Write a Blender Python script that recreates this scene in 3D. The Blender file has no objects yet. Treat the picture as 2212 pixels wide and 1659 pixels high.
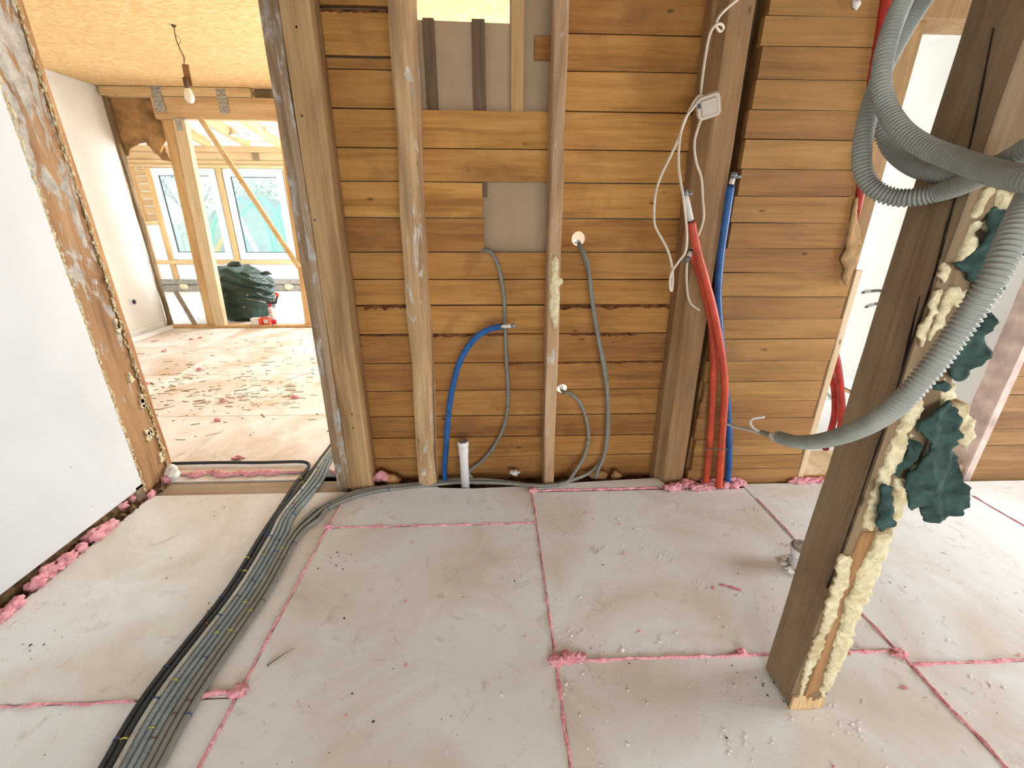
import bpy, bmesh, math, random
from mathutils import Vector, Matrix, noise
from mathutils.geometry import tessellate_polygon, delaunay_2d_cdt
R = math.radians
random.seed(7)
scene = bpy.context.scene
col = scene.collection

# ------------------------------------------------------------------ camera
CX, CY, FPX = 1106.0, 829.5, 930.0
PITCH, YAW, ROLL = R(21.06), R(2.41), R(-0.279)
fwd = Vector((math.sin(YAW)*math.cos(PITCH), math.cos(YAW)*math.cos(PITCH), -math.sin(PITCH)))
rgt = Vector((math.cos(YAW), -math.sin(YAW), 0))
dwn = fwd.cross(rgt)
cr, sr = math.cos(ROLL), math.sin(ROLL)
AX = cr*rgt + sr*dwn
AY = -sr*rgt + cr*dwn
CAM = Vector((0, 0, 1.5))
cd = bpy.data.cameras.new('camera')
cam = bpy.data.objects.new('camera', cd)
col.objects.link(cam)
cam.matrix_world = Matrix(((AX.x, -AY.x, -fwd.x, 0), (AX.y, -AY.y, -fwd.y, 0), (AX.z, -AY.z, -fwd.z, CAM.z), (0, 0, 0, 1)))
cd.sensor_fit = 'HORIZONTAL'
cd.sensor_width = 36.0
cd.lens = FPX/2212.0*36.0
cd.clip_start = 0.02
cd.clip_end = 300
scene.camera = cam

def ray(x, y):
    return AX*((x-CX)/FPX) + AY*((y-CY)/FPX) + fwd
def at(x, y, ax, v):            # a photo pixel on a plane of the room
    w = ray(x, y); i = 'XYZ'.index(ax)
    return CAM + w*((v-CAM[i])/w[i])
def dep(x, y, d):
    return CAM + ray(x, y)*d

# ------------------------------------------------------------------ world and light
world = bpy.data.worlds.new('sky'); scene.world = world
world.use_nodes = True
bg = world.node_tree.nodes['Background']
bg.inputs[0].default_value = (0.86, 0.95, 1.0, 1)
bg.inputs[1].default_value = 1.9

def area(name, loc, direction, sx, sy, power, color=(1, 1, 1)):
    l = bpy.data.lights.new(name, 'AREA'); l.shape = 'RECTANGLE'
    l.size = sx; l.size_y = sy; l.energy = power; l.color = color
    o = bpy.data.objects.new(name, l); col.objects.link(o)
    o.location = loc
    o.rotation_euler = Vector(direction).to_track_quat('-Z', 'Y').to_euler()
    return o
# daylight by the right-hand window; the other area lamps are added fill
area('window_light_right', (5.02, 1.0, 1.35), (-1, 0, -0.25), 1.7, 1.5, 92, (0.97, 0.98, 1.0))
area('fill_light_behind', (0.6, -2.42, 1.15), (0, 1, -0.85), 2.4, 1.4, 46, (1.0, 0.97, 0.94))  # soft ambient fill; the rear window it stands for is added
area('fill_light_back_room', (0.0, 6.28, 1.7), (-0.3, -1, -0.1), 2.0, 1.6, 112, (1.0, 0.99, 0.97))  # added to brighten the back room, its window is unseen and assumed
area('fill_light_side_room', (2.4, 6.4, 1.7), (0.12, -1, -0.05), 1.2, 1.5, 56, (0.96, 0.985, 1.0))  # added so the side room wall reads bright, source unseen
area('fill_light_extension', (-1.95, 8.1, 1.7), (-1, 0, -0.15), 1.8, 1.4, 105, (0.95, 0.98, 1.0))  # added fill for the extension, on top of sky through its windows

scene.view_settings.view_transform = 'Standard'
scene.view_settings.look = 'None'
scene.view_settings.exposure = 0.56
scene.view_settings.gamma = 1.0
scene.view_settings.use_curve_mapping = False
scene.cycles.use_denoising = True
scene.cycles.max_bounces = 5
scene.cycles.diffuse_bounces = 3
scene.cycles.glossy_bounces = 2
scene.cycles.use_adaptive_sampling = True
scene.cycles.adaptive_threshold = 0.15

# ------------------------------------------------------------------ materials
def lin(c):
    return tuple((v/12.92 if v <= .04045 else ((v+.055)/1.055)**2.4) for v in (c[0]/255, c[1]/255, c[2]/255)) + (1,)
class N:
    def __init__(s, name, rough=.7, spec=.3, metal=0.0):
        s.m = bpy.data.materials.new(name); s.m.use_nodes = True
        s.t = s.m.node_tree; s.b = s.t.nodes['Principled BSDF']
        s.b.inputs['Roughness'].default_value = rough
        s.b.inputs['Specular IOR Level'].default_value = spec
        s.b.inputs['Metallic'].default_value = metal
        tc = s.t.nodes.new('ShaderNodeTexCoord')
        oi = s.t.nodes.new('ShaderNodeObjectInfo')
        s.rand = oi.outputs['Random']
        off = s.math('MULTIPLY', s.rand, 53.0)
        add = s.t.nodes.new('ShaderNodeVectorMath'); add.operation = 'ADD'
        s.l(tc.outputs['Object'], add.inputs[0]); s.l(off, add.inputs[1])
        s.co = add.outputs[0]
        s.raw = tc.outputs['Object']
    def l(s, a, b): s.t.links.new(a, b)
    def put(s, sock, v):
        if hasattr(v, 'is_linked'): s.l(v, sock)
        else: sock.default_value = v
    def math(s, op, a, b=0.0, clamp=False):
        n = s.t.nodes.new('ShaderNodeMath'); n.operation = op; n.use_clamp = clamp
        s.put(n.inputs[0], a); s.put(n.inputs[1], b); return n.outputs[0]
    def map(s, sc, v=None):
        n = s.t.nodes.new('ShaderNodeMapping'); s.l(v or s.co, n.inputs['Vector'])
        n.inputs['Scale'].default_value = sc; return n.outputs[0]
    def noise(s, v, scale=1, detail=4, dist=0, rough=.55):
        n = s.t.nodes.new('ShaderNodeTexNoise'); s.l(v, n.inputs['Vector'])
        n.inputs['Scale'].default_value = scale; n.inputs['Detail'].default_value = min(detail, 4)
        n.inputs['Distortion'].default_value = dist; n.inputs['Roughness'].default_value = rough
        return n.outputs['Fac']
    def vor(s, v, scale=1, out='Distance'):
        n = s.t.nodes.new('ShaderNodeTexVoronoi'); s.l(v, n.inputs['Vector'])
        n.inputs['Scale'].default_value = scale; return n.outputs[out]
    def ramp(s, f, stops):
        n = s.t.nodes.new('ShaderNodeValToRGB'); s.l(f, n.inputs[0])
        e = n.color_ramp.elements
        while len(e) < len(stops): e.new(.5)
        for el, (p, c) in zip(e, stops):
            el.position = p; el.color = c if len(c) == 4 else lin(c)
        return n.outputs[0]
    def step(s, f, a, b):
        n = s.t.nodes.new('ShaderNodeMapRange'); n.clamp = True
        s.l(f, n.inputs[0]); n.inputs[1].default_value = a; n.inputs[2].default_value = b
        return n.outputs[0]
    def mix(s, f, a, b, mode='MIX'):
        n = s.t.nodes.new('ShaderNodeMix'); n.data_type = 'RGBA'; n.blend_type = mode
        s.put(n.inputs[0], f)
        for i, v in ((6, a), (7, b)):
            if hasattr(v, 'is_linked'): s.l(v, n.inputs[i])
            else: n.inputs[i].default_value = v if len(v) == 4 else lin(v)
        return n.outputs[2]
    def hsv(s, c, h=.5, sa=1.0, v=1.0):
        n = s.t.nodes.new('ShaderNodeHueSaturation'); s.l(c, n.inputs['Color'])
        s.put(n.inputs['Hue'], h); s.put(n.inputs['Saturation'], sa); s.put(n.inputs['Value'], v); return n.outputs[0]
    def sep(s, v, i):
        n = s.t.nodes.new('ShaderNodeSeparateXYZ'); s.l(v, n.inputs[0]); return n.outputs[i]
    def color(s, c):
        s.put(s.b.inputs['Base Color'], c if hasattr(c, 'is_linked') else lin(c)); return s
    def bump(s, f, strength=.3, dist=.005):
        n = s.t.nodes.new('ShaderNodeBump'); n.inputs['Strength'].default_value = strength
        n.inputs['Distance'].default_value = dist
        s.l(f, n.inputs['Height']); s.l(n.outputs[0], s.b.inputs['Normal']); return s

def wood(name, cols, axis, vary=.35, knots=True, stain=None, plaster=None, rough=.75, spec=.25, fine=1.0, sat=.9):
    m = N(name, rough, spec)
    sc = [34*fine]*3; sc['XYZ'.index(axis)] = 1.6
    g = m.noise(m.map(sc), 1, 6, 1.2, .62)
    sc2 = [7.0]*3; sc2['XYZ'.index(axis)] = 1.1
    g2 = m.noise(m.map(sc2), 1, 4, .6)
    f = m.math('ADD', m.math('MULTIPLY', g, .45), m.math('MULTIPLY', g2, .55))
    c = m.ramp(f, [(.34, cols[0]), (.5, cols[1]), (.66, cols[2])])
    if knots:
        ks = [9.0]*3; ks['XYZ'.index(axis)] = 3.6
        d = m.vor(m.map(ks), 1)
        k = m.math('SUBTRACT', 1.0, m.step(d, .025, .085), True)
        c = m.mix(m.math('MULTIPLY', k, .75), c, tuple(int(v*.42) for v in cols[0]))
    if stain:
        st = m.step(m.noise(m.map((3.2, 3.2, 3.2)), 1, 5, .8), .5, .72)
        c = m.mix(m.math('MULTIPLY', st, stain[1]), c, stain[0])
    val = m.math('ADD', m.math('MULTIPLY', m.rand, vary), 1.0-vary*.55)
    hue = m.math('ADD', m.math('MULTIPLY', m.rand, .010), .497)
    c = m.hsv(c, hue, sat, val)
    h = g
    if plaster:
        pc, lo, hi, zbias = plaster
        ps = [16.0]*3; ps['XYZ'.index(axis)] = 4.5
        p = m.noise(m.map(ps), 1, 7, .9, .68)
        if zbias:
            z = m.sep(m.raw, 2)
            p = m.math('ADD', p, m.math('MULTIPLY', m.math('SUBTRACT', z, 1.1), zbias))
        pf = m.step(p, lo, hi)
        tone = m.noise(m.map((22, 22, 22)), 1, 4)
        pcol = m.ramp(tone, [(.35, tuple(int(v*.8) for v in pc)), (.65, pc)])
        c = m.mix(pf, c, pcol)
        h = m.math('ADD', m.math('MULTIPLY', g, .4), m.math('MULTIPLY', pf, .9))
    m.color(c).bump(h, .35, .004)
    return m.m
def plain(name, c, rough=.6, spec=.3, metal=0.0, var=.12, scale=14, bump=0):
    m = N(name, rough, spec, metal)
    n = m.noise(m.map((scale,)*3), 1, 4)
    m.color(m.ramp(n, [(.3, tuple(max(0, v*(1-var)) for v in c)), (.7, tuple(min(255, v*(1+var*.5)) for v in c))]))
    if bump: m.bump(n, bump, .003)
    return m.m
def eps(name, base, dirt, amount, specks=True):
    m = N(name, .85, .15)
    big = m.noise(m.map((1.7, 1.7, 1.7)), 1, 6, .7, .6)
    c = m.mix(m.math('MULTIPLY', m.step(big, .42, .75), amount), base, dirt)
    med = m.step(m.noise(m.map((9, 9, 9)), 1, 6, 1.5, .65), .6, .78)
    c = m.mix(m.math('MULTIPLY', med, amount*.75), c, tuple(int(v*.82) for v in dirt))
    if specks:
        d = m.vor(m.map((26, 26, 26)), 1)
        keep = m.step(m.noise(m.map((3, 3, 3)), 1, 3), .5, .62)
        sp = m.math('MULTIPLY', m.math('SUBTRACT', 1.0, m.step(d, .035, .085), True), keep)
        c = m.mix(m.math('MULTIPLY', sp, .85), c, (96, 74, 56))
        tiny = m.math('SUBTRACT', 1.0, m.step(m.vor(m.map((60, 60, 60)), 1), .05, .12), True)
        c = m.mix(m.math('MULTIPLY', tiny, .22), c, (150, 125, 108))
    m.color(c)
    cell = m.vor(m.map((170, 170, 170)), 1)
    wav = m.noise(m.map((5, 5, 5)), 1, 5, 1.0)
    m.bump(m.math('ADD', m.math('MULTIPLY', cell, .12), m.math('MULTIPLY', wav, .9)), .35, .006)
    return m.m

M = {}
PL = [(150, 100, 48), (188, 134, 68), (206, 154, 88)]
M['plank'] = wood('plank_wood', PL, 'X', .42, sat=.97, stain=((134, 88, 52), .5))
M['plank_right'] = wood('plank_wood_right', [(132, 90, 46), (164, 118, 64), (180, 134, 78)], 'X', .22, sat=.95, stain=((140, 104, 72), .55))
M['plank_dark'] = wood('plank_wood_dark', [(110, 74, 38), (146, 104, 56), (166, 122, 72)], 'X', .3)
M['stud_old'] = wood('old_stud_wood', [(150, 114, 78), (190, 152, 108), (208, 174, 130)], 'Z', .12, plaster=((214, 204, 188), .59, .66, 0))
M['stud_lean'] = wood('leaning_stud_wood', [(142, 106, 70), (184, 144, 100), (204, 168, 124)], 'Z', .1, plaster=((216, 206, 192), .58, .65, .012))
M['post_plain'] = wood('planed_post_wood', [(132, 96, 54), (166, 126, 78), (186, 146, 96)], 'Z', .15, stain=((150, 118, 86), .5))
M['jamb'] = wood('door_jamb_wood', [(132, 98, 60), (170, 130, 84), (190, 150, 102)], 'Z', .15, plaster=((186, 176, 164), .66, .76, 0))
M['jamb_grey'] = wood('weathered_jamb_wood', [(112, 86, 62), (150, 120, 90), (176, 146, 114)], 'Z', .1, plaster=((192, 188, 180), .52, .62, 0))
M['plaster_post'] = wood('plastered_post_wood', [(122, 84, 48), (160, 116, 70), (180, 138, 92)], 'Z', .05, plaster=((196, 190, 180), .53, .60, .11), knots=True)
M['orange_edge'] = wood('orange_edge_wood', [(150, 100, 52), (186, 134, 76), (206, 158, 98)], 'Z', .1, plaster=((222, 206, 150), .62, .7, 0))
M['dark_post'] = wood('dark_post_wood', [(112, 90, 62), (140, 116, 84), (158, 134, 100)], 'Z', .05, knots=True, stain=((110, 88, 64), .6))
M['crack'] = plain('crack_dark', (34, 24, 16), .9)
M['bare_wood'] = wood('bare_orange_wood', [(128, 84, 42), (166, 116, 66), (190, 142, 90)], 'Z', .1, knots=False)
M['splinter_wood'] = wood('splintered_end_wood', [(190, 144, 90), (216, 176, 122), (234, 202, 154)], 'Z', .1, knots=False)
M['new_wood_z'] = wood('new_pale_wood_upright', [(206, 176, 130), (228, 202, 160), (240, 220, 184)], 'Z', .1)
M['new_wood_x'] = wood('new_pale_wood_level', [(196, 154, 100), (218, 180, 126), (232, 200, 150)], 'X', .12)
M['new_wood_y'] = wood('new_pale_wood_rafter', [(192, 150, 96), (216, 178, 124), (232, 200, 150)], 'Y', .14)
M['yellow_wood_z'] = wood('yellow_stud_wood', [(186, 138, 80), (210, 164, 104), (226, 186, 130)], 'Z', .12)
M['sill_wood'] = wood('door_sill_wood', [(174, 140, 98), (206, 176, 134), (222, 198, 160)], 'Y', .1)
M['thresh'] = wood('threshold_board', [(128, 108, 84), (156, 134, 106), (172, 152, 124)], 'X', .05, knots=False)
M['subfloor'] = plain('earth_subfloor', (92, 68, 50), .95, .1, var=.5, scale=18, bump=.8)
M['rubble'] = plain('rubble_earth', (112, 90, 66), .95, .1, var=.6, scale=26, bump=1.0)
M['lining'] = plain('grey_brown_lining', (192, 168, 138), .8, .15, var=.07, scale=3)
M['batten_dark'] = wood('dark_batten', [(96, 76, 56), (120, 98, 74), (136, 112, 88)], 'Z', .1, knots=False)
M['eps_near'] = eps('white_foam_board', (228, 230, 228), (188, 164, 136), .62)
M['eps_back'] = eps('white_foam_board_back_room', (238, 234, 230), (196, 162, 124), .8)
M['eps_clean'] = eps('white_foam_board_clean', (246, 246, 246), (226, 214, 196), .25, False)
def foam(name, a, b, dirt):
    m = N(name, .75, .25)
    n = m.noise(m.map((42, 42, 42)), 1, 5, .6)
    c = m.ramp(n, [(.32, a), (.62, b)])
    d = m.step(m.noise(m.map((13, 13, 13)), 1, 4, .8), .56, .74)
    c = m.mix(m.math('MULTIPLY', d, .6), c, dirt)
    m.color(c).bump(m.math('ADD', m.noise(m.map((90, 90, 90)), 1, 5), m.math('MULTIPLY', m.vor(m.map((70, 70, 70)), 1), .8)), .9, .005)
    return m.m
M['pink'] = foam('pink_foam', (214, 134, 146), (240, 180, 186), (184, 92, 104))
M['yellow'] = foam('yellow_foam', (206, 190, 148), (236, 226, 190), (170, 138, 92))
def white_wall(name, c):
    m = N(name, .9, .1)
    n = m.noise(m.map((1.4, 1.4, 1.4)), 1, 5, .4)
    cc = m.ramp(n, [(.35, tuple(v-10 for v in c)), (.65, c)])
    d = m.math('SUBTRACT', 1.0, m.step(m.vor(m.map((5, 5, 5)), 1), .02, .04), True)
    cc = m.mix(m.math('MULTIPLY', d, .5), cc, (110, 104, 100))
    m.color(cc).bump(m.noise(m.map((60, 60, 60)), 1, 4), .12, .002)
    return m.m
M['wall_white'] = white_wall('white_plaster_wall', (222, 226, 228))
M['wall_white_b'] = white_wall('white_plaster_back_room', (238, 236, 230))
def osb(name):
    m = N(name, .75, .2)
    v = m.map((26, 70, 40))
    a = m.vor(v, 1, 'Color'); g = m.sep(a, 0)
    n = m.noise(m.map((30, 110, 60)), 1, 4, 1.5)
    f = m.math('ADD', m.math('MULTIPLY', g, .5), m.math('MULTIPLY', n, .5))
    c = m.ramp(f, [(.15, (212, 166, 108)), (.42, (230, 190, 132)), (.75, (240, 208, 158))])
    m.color(c).bump(f, .2, .003)
    return m.m
M['osb'] = osb('osb_board')
M['fibre'] = plain('brown_fibreboard', (182, 142, 98), .85, .1, var=.3, scale=5)
M['frame_white'] = plain('white_window_plastic', (240, 242, 244), .35, .45, var=.02)
M['rubber'] = plain('grey_gasket', (70, 74, 80), .6)
M['steel'] = plain('galvanised_steel', (176, 178, 178), .4, .5, .7, var=.2, scale=40)
M['steel_hole'] = plain('nail_hole_dark', (96, 92, 88), .6)
M['rail'] = plain('grey_painted_rail', (164, 156, 146), .7, .2, var=.15)
M['black_conduit'] = plain('black_conduit', (46, 50, 52), .45, .4)
M['grey_conduit'] = plain('grey_conduit', (138, 150, 152), .5, .35, var=.1)
M['light_conduit'] = plain('light_grey_conduit', (182, 182, 172), .5, .35, var=.1)
M['grey_cable'] = plain('grey_cable_sheath', (134, 134, 126), .5, .35, var=.08)
M['hose'] = plain('grey_corrugated_hose', (156, 158, 150), .55, .25, var=.08)
M['white_cable'] = plain('white_cable_sheath', (226, 214, 196), .5, .35, var=.06)
M['blue_pipe'] = plain('blue_pipe_foam', (30, 92, 158), .38, .45, var=.15)
M['red_pipe'] = plain('red_pipe_foam', (206, 82, 56), .38, .45, var=.15)
M['dark_red'] = plain('dark_red_pipe', (176, 52, 40), .45, .4, var=.2)
M['pex'] = plain('white_pipe_core', (226, 224, 220), .4, .4, var=.03)
M['grey_tape'] = plain('grey_tape', (128, 132, 138), .4, .5, .3, var=.2)
M['pvc'] = plain('white_drain_pipe', (232, 230, 230), .35, .45, var=.03)
M['pipe_cap'] = plain('grey_metal_cap', (150, 142, 132), .45, .4, .4, var=.25, scale=60)
M['grey_pipe'] = plain('dark_grey_drain_pipe', (88, 86, 86), .45, .4)
M['switch'] = plain('white_switch_plastic', (222, 212, 200), .4, .4, var=.03)
M['tie_yellow'] = plain('yellow_tie', (188, 184, 70), .5)
M['tie_blue'] = plain('blue_tie', (60, 84, 128), .5)
M['tie_brown'] = plain('brown_tie', (110, 78, 64), .5)
M['wire'] = plain('steel_wire', (140, 138, 132), .4, .5, .8)
M['bag'] = plain('dark_green_plastic', (34, 62, 52), .3, .5, var=.25, scale=5)
M['cloth'] = plain('dark_green_cloth', (64, 86, 82), .85, .1, var=.3, scale=24, bump=.4)
M['red_paint'] = plain('red_print', (206, 40, 60), .5)
M['orange_paint'] = plain('orange_print', (236, 92, 60), .5)
M['card_white'] = plain('white_card', (232, 228, 224), .6)
M['bulb'] = plain('frosted_bulb', (236, 226, 214), .3, .5, var=.02)
M['dark_plastic'] = plain('dark_plastic', (42, 40, 44), .45)
M['brown_socket'] = plain('brown_lamp_holder', (98, 74, 48), .5)
M['cord'] = plain('brown_lamp_cord', (110, 84, 58), .6)
M['paper'] = plain('torn_brown_paper', (176, 142, 102), .8, .1, var=.15)
M['eps_crumb'] = plain('white_foam_crumb', (240, 236, 230), .8)
M['dirt_bit'] = plain('dark_dirt_bit', (66, 48, 36), .9)
M['chip'] = plain('brown_wood_chip', (146, 122, 92), .85, var=.3)
M['green_hoop'] = plain('green_tunnel_hoop', (140, 244, 190), .5)  # garden hoops, film, bark and leaves are lightened, outdoor glare put into their colour
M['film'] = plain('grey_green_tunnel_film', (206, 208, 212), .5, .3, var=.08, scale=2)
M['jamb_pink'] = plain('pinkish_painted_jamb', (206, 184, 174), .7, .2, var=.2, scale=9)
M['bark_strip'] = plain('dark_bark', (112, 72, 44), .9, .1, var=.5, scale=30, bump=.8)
M['bark'] = plain('washed_out_bark', (176, 182, 184), .9, var=.2)
M['leaf'] = plain('washed_out_leaf', (206, 218, 200), .8, var=.25, scale=1.5)  # leaf paled in its base colour to look washed out by bright daylight
M['lawn'] = plain('washed_out_ground', (200, 208, 192), .9, var=.3, scale=1)
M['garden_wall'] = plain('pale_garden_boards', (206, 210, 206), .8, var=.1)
def glass():
    m = bpy.data.materials.new('window_glass'); m.use_nodes = True
    t = m.node_tree; t.nodes.remove(t.nodes['Principled BSDF'])
    o = t.nodes['Material Output']; tr = t.nodes.new('ShaderNodeBsdfTransparent'); gl = t.nodes.new('ShaderNodeBsdfGlossy')
    tr.inputs[0].default_value = (.93, .99, .985, 1); gl.inputs['Roughness'].default_value = .02
    mx = t.nodes.new('ShaderNodeMixShader'); mx.inputs[0].default_value = .05
    t.links.new(tr.outputs[0], mx.inputs[1]); t.links.new(gl.outputs[0], mx.inputs[2]); t.links.new(mx.outputs[0], o.inputs[0])
    return m
M['glass'] = glass()

# ------------------------------------------------------------------ mesh helpers
def obj(name, verts, faces, mat, parent=None, smooth=False):
    me = bpy.data.meshes.new(name)
    me.from_pydata([tuple(v) for v in verts], [], faces); me.update()
    me.materials.append(M[mat] if isinstance(mat, str) else mat)
    if smooth: me.polygons.foreach_set('use_smooth', [True]*len(me.polygons))
    o = bpy.data.objects.new(name, me); col.objects.link(o)
    if parent: o.parent = parent
    return o
def from_bm(name, bm, mat, parent=None, smooth=False):
    bmesh.ops.recalc_face_normals(bm, faces=bm.faces)
    me = bpy.data.meshes.new(name); bm.to_mesh(me); bm.free()
    me.materials.append(M[mat])
    if smooth: me.polygons.foreach_set('use_smooth', [True]*len(me.polygons))
    o = bpy.data.objects.new(name, me); col.objects.link(o)
    if parent: o.parent = parent
    return o
def empty(name, label=None, cat=None, group=None, kind=None):
    o = bpy.data.objects.new(name, None); col.objects.link(o); o.empty_display_size = .05
    return tag(o, label, cat, group, kind)
def tag(o, label=None, cat=None, group=None, kind=None):
    for k, v in (('label', label), ('category', cat), ('group', group), ('kind', kind)):
        if v: o[k] = v
    return o
def box(name, x, y, z, mat, parent=None, c=.004):
    bm = bmesh.new(); bmesh.ops.create_cube(bm, size=1)
    for v in bm.verts:
        v.co = Vector((x[0]+(v.co.x+.5)*(x[1]-x[0]), y[0]+(v.co.y+.5)*(y[1]-y[0]), z[0]+(v.co.z+.5)*(z[1]-z[0])))
    if c: bmesh.ops.bevel(bm, geom=bm.edges[:], offset=min(c, .4*min(x[1]-x[0], y[1]-y[0], z[1]-z[0])), segments=1, affect='EDGES')
    return from_bm(name, bm, mat, parent)
def prism(name, outer, holes, ax, a0, a1, mat, parent=None, fn=None):
    """flat outline with holes, given thickness along an axis"""
    loops = [outer]+list(holes)
    def mk(p, a): return Vector((a, p[0], p[1])) if ax == 'X' else Vector((p[0], a, p[1])) if ax == 'Y' else Vector((p[0], p[1], a))
    flat = [p for l in loops for p in l]; n = len(flat)
    tris = tessellate_polygon([[Vector((p[0], p[1], 0)) for p in l] for l in loops])
    V = [mk(p, a0) for p in flat]+[mk(p, a1) for p in flat]
    F = [tuple(t) for t in tris]+[tuple(i+n for i in reversed(t)) for t in tris]
    k = 0
    for l in loops:
        m = len(l)
        for i in range(m): F.append((k+i, k+(i+1) % m, n+k+(i+1) % m, n+k+i))
        k += m
    bm = bmesh.new(); vs = [bm.verts.new(v) for v in V]
    for f in F:
        if len(set(f)) >= 3:
            try: bm.faces.new([vs[i] for i in f])
            except ValueError: pass
    return from_bm(name, bm, mat, parent)
def circle(cx, cz, r, n=20, a0=0, a1=2*math.pi, close=True):
    k = n if close else n+1
    return [(cx+r*math.cos(a0+(a1-a0)*i/n), cz+r*math.sin(a0+(a1-a0)*i/n)) for i in range(k)]
def vpost(name, poly, z0, z1, mat, parent=None, top=(0, 0), seg=14, jit=.003, seed=0, taper=0):
    """upright timber from a ground outline, slightly uneven"""
    n = len(poly); V = []
    for j in range(seg+1):
        t = j/seg; z = z0+(z1-z0)*t
        for i, (x, y) in enumerate(poly):
            d = noise.noise_vector(Vector((seed*7.3+i*3.1, z*3.2, seed)))*jit
            V.append((x+top[0]*t+d.x, y+top[1]*t+d.y, z))
    F = [(j*n+i, j*n+(i+1) % n, (j+1)*n+(i+1) % n, (j+1)*n+i) for j in range(seg) for i in range(n)]
    F += [tuple(reversed(range(n))), tuple(range(seg*n, seg*n+n))]
    return obj(name, V, F, mat, parent)
def chamf(x0, x1, y0, y1, c=.006):
    return [(x0+c, y0), (x1-c, y0), (x1, y0+c), (x1, y1-c), (x1-c, y1), (x0+c, y1), (x0, y1-c), (x0, y0+c)]
def spline(pts, step):
    """Catmull-Rom through the points, resampled at an even step"""
    P = [Vector(p) for p in pts]; P = [P[0]*2-P[1]]+P+[P[-1]*2-P[-2]]
    out = []
    for i in range(1, len(P)-2):
        for k in range(24):
            t = k/24
            out.append(.5*((2*P[i])+(P[i+1]-P[i-1])*t+(2*P[i-1]-5*P[i]+4*P[i+1]-P[i+2])*t*t+(3*P[i]-P[i-1]-3*P[i+1]+P[i+2])*t**3))
    out.append(P[-2])
    res = [out[0]]; acc = 0
    for a, b in zip(out, out[1:]):
        L = (b-a).length; s = step-acc
        while s <= L and L > 0:
            res.append(a.lerp(b, s/L)); s += step
        acc = L-(s-step)
    if (res[-1]-out[-1]).length > step*.3: res.append(out[-1])
    return res
def tube(name, pts, r, mat, parent=None, sides=10, step=.02, rf=None, raw=False):
    C = [Vector(p) for p in pts] if raw else spline(pts, step)
    V, F = [], []; up = None
    for i, p in enumerate(C):
        t = (C[min(i+1, len(C)-1)]-C[max(i-1, 0)]).normalized()
        if up is None: up = t.orthogonal().normalized()
        up = (up-t*up.dot(t)).normalized(); w = t.cross(up)
        rr = r*(rf(i, i/(len(C)-1)) if rf else 1)
        for k in range(sides):
            a = 2*math.pi*k/sides
            V.append(p+(up*math.cos(a)+w*math.sin(a))*rr)
    for i in range(len(C)-1):
        for k in range(sides): F.append((i*sides+k, i*sides+(k+1) % sides, (i+1)*sides+(k+1) % sides, (i+1)*sides+k))
    F += [tuple(reversed(range(sides))), tuple(range((len(C)-1)*sides, len(C)*sides))]
    return obj(name, V, F, mat, parent, True)
def corr(name, pts, r, mat, pitch=.0045, depth=.14, sides=10, parent=None):
    return tube(name, pts, r, mat, parent, sides, pitch/4, lambda i, t: 1-depth*(0, .35, 1, .35)[i % 4])
def lathe(name, prof, mat, parent=None, n=24, loc=(0, 0, 0), axis=None, smooth=True):
    V = []
    q = Vector(axis).to_track_quat('Z', 'Y') if axis else None
    for r, z in prof:
        for k in range(n):
            a = 2*math.pi*k/n; v = Vector((r*math.cos(a), r*math.sin(a), z))
            V.append((q @ v if q else v)+Vector(loc))
    F = [(i*n+k, i*n+(k+1) % n, (i+1)*n+(k+1) % n, (i+1)*n+k) for i in range(len(prof)-1) for k in range(n)]
    F += [tuple(reversed(range(n))), tuple(range((len(prof)-1)*n, len(prof)*n))]
    o = obj(name, V, F, mat, parent, smooth)
    return o
def beam(name, a, b, w, h, mat, parent=None, up=(0, 0, 1), c=.003):
    """straight timber between two points; w across, h along 'up'"""
    a, b = Vector(a), Vector(b); t = (b-a).normalized(); s = t.cross(Vector(up)).normalized(); u = s.cross(t)
    bm = bmesh.new(); bmesh.ops.create_cube(bm, size=1)
    L = (b-a).length
    for v in bm.verts: v.co = a+t*((v.co.x+.5)*L)+s*(v.co.y*w)+u*(v.co.z*h)
    bmesh.ops.bevel(bm, geom=bm.edges[:], offset=c, segments=1, affect='EDGES')
    return from_bm(name, bm, mat, parent)
def ragged(pts, amp, step, seed=0):
    """outline with torn, uneven edges"""
    out = []; n = len(pts)
    for i in range(n):
        a, b = Vector(pts[i]), Vector(pts[(i+1) % n]); L = (b-a).length; k = max(1, int(L/step))
        nn = Vector((-(b-a).y, (b-a).x)).normalized() if L > 0 else Vector((0, 0))
        for j in range(k):
            p = a.lerp(b, j/k)
            d = noise.noise(Vector((p.x*60+seed*9.1, p.y*60, seed)))*amp*1.6 if (j or True) else 0
            out.append((p.x+nn.x*d, p.y+nn.y*d))
    return out
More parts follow.
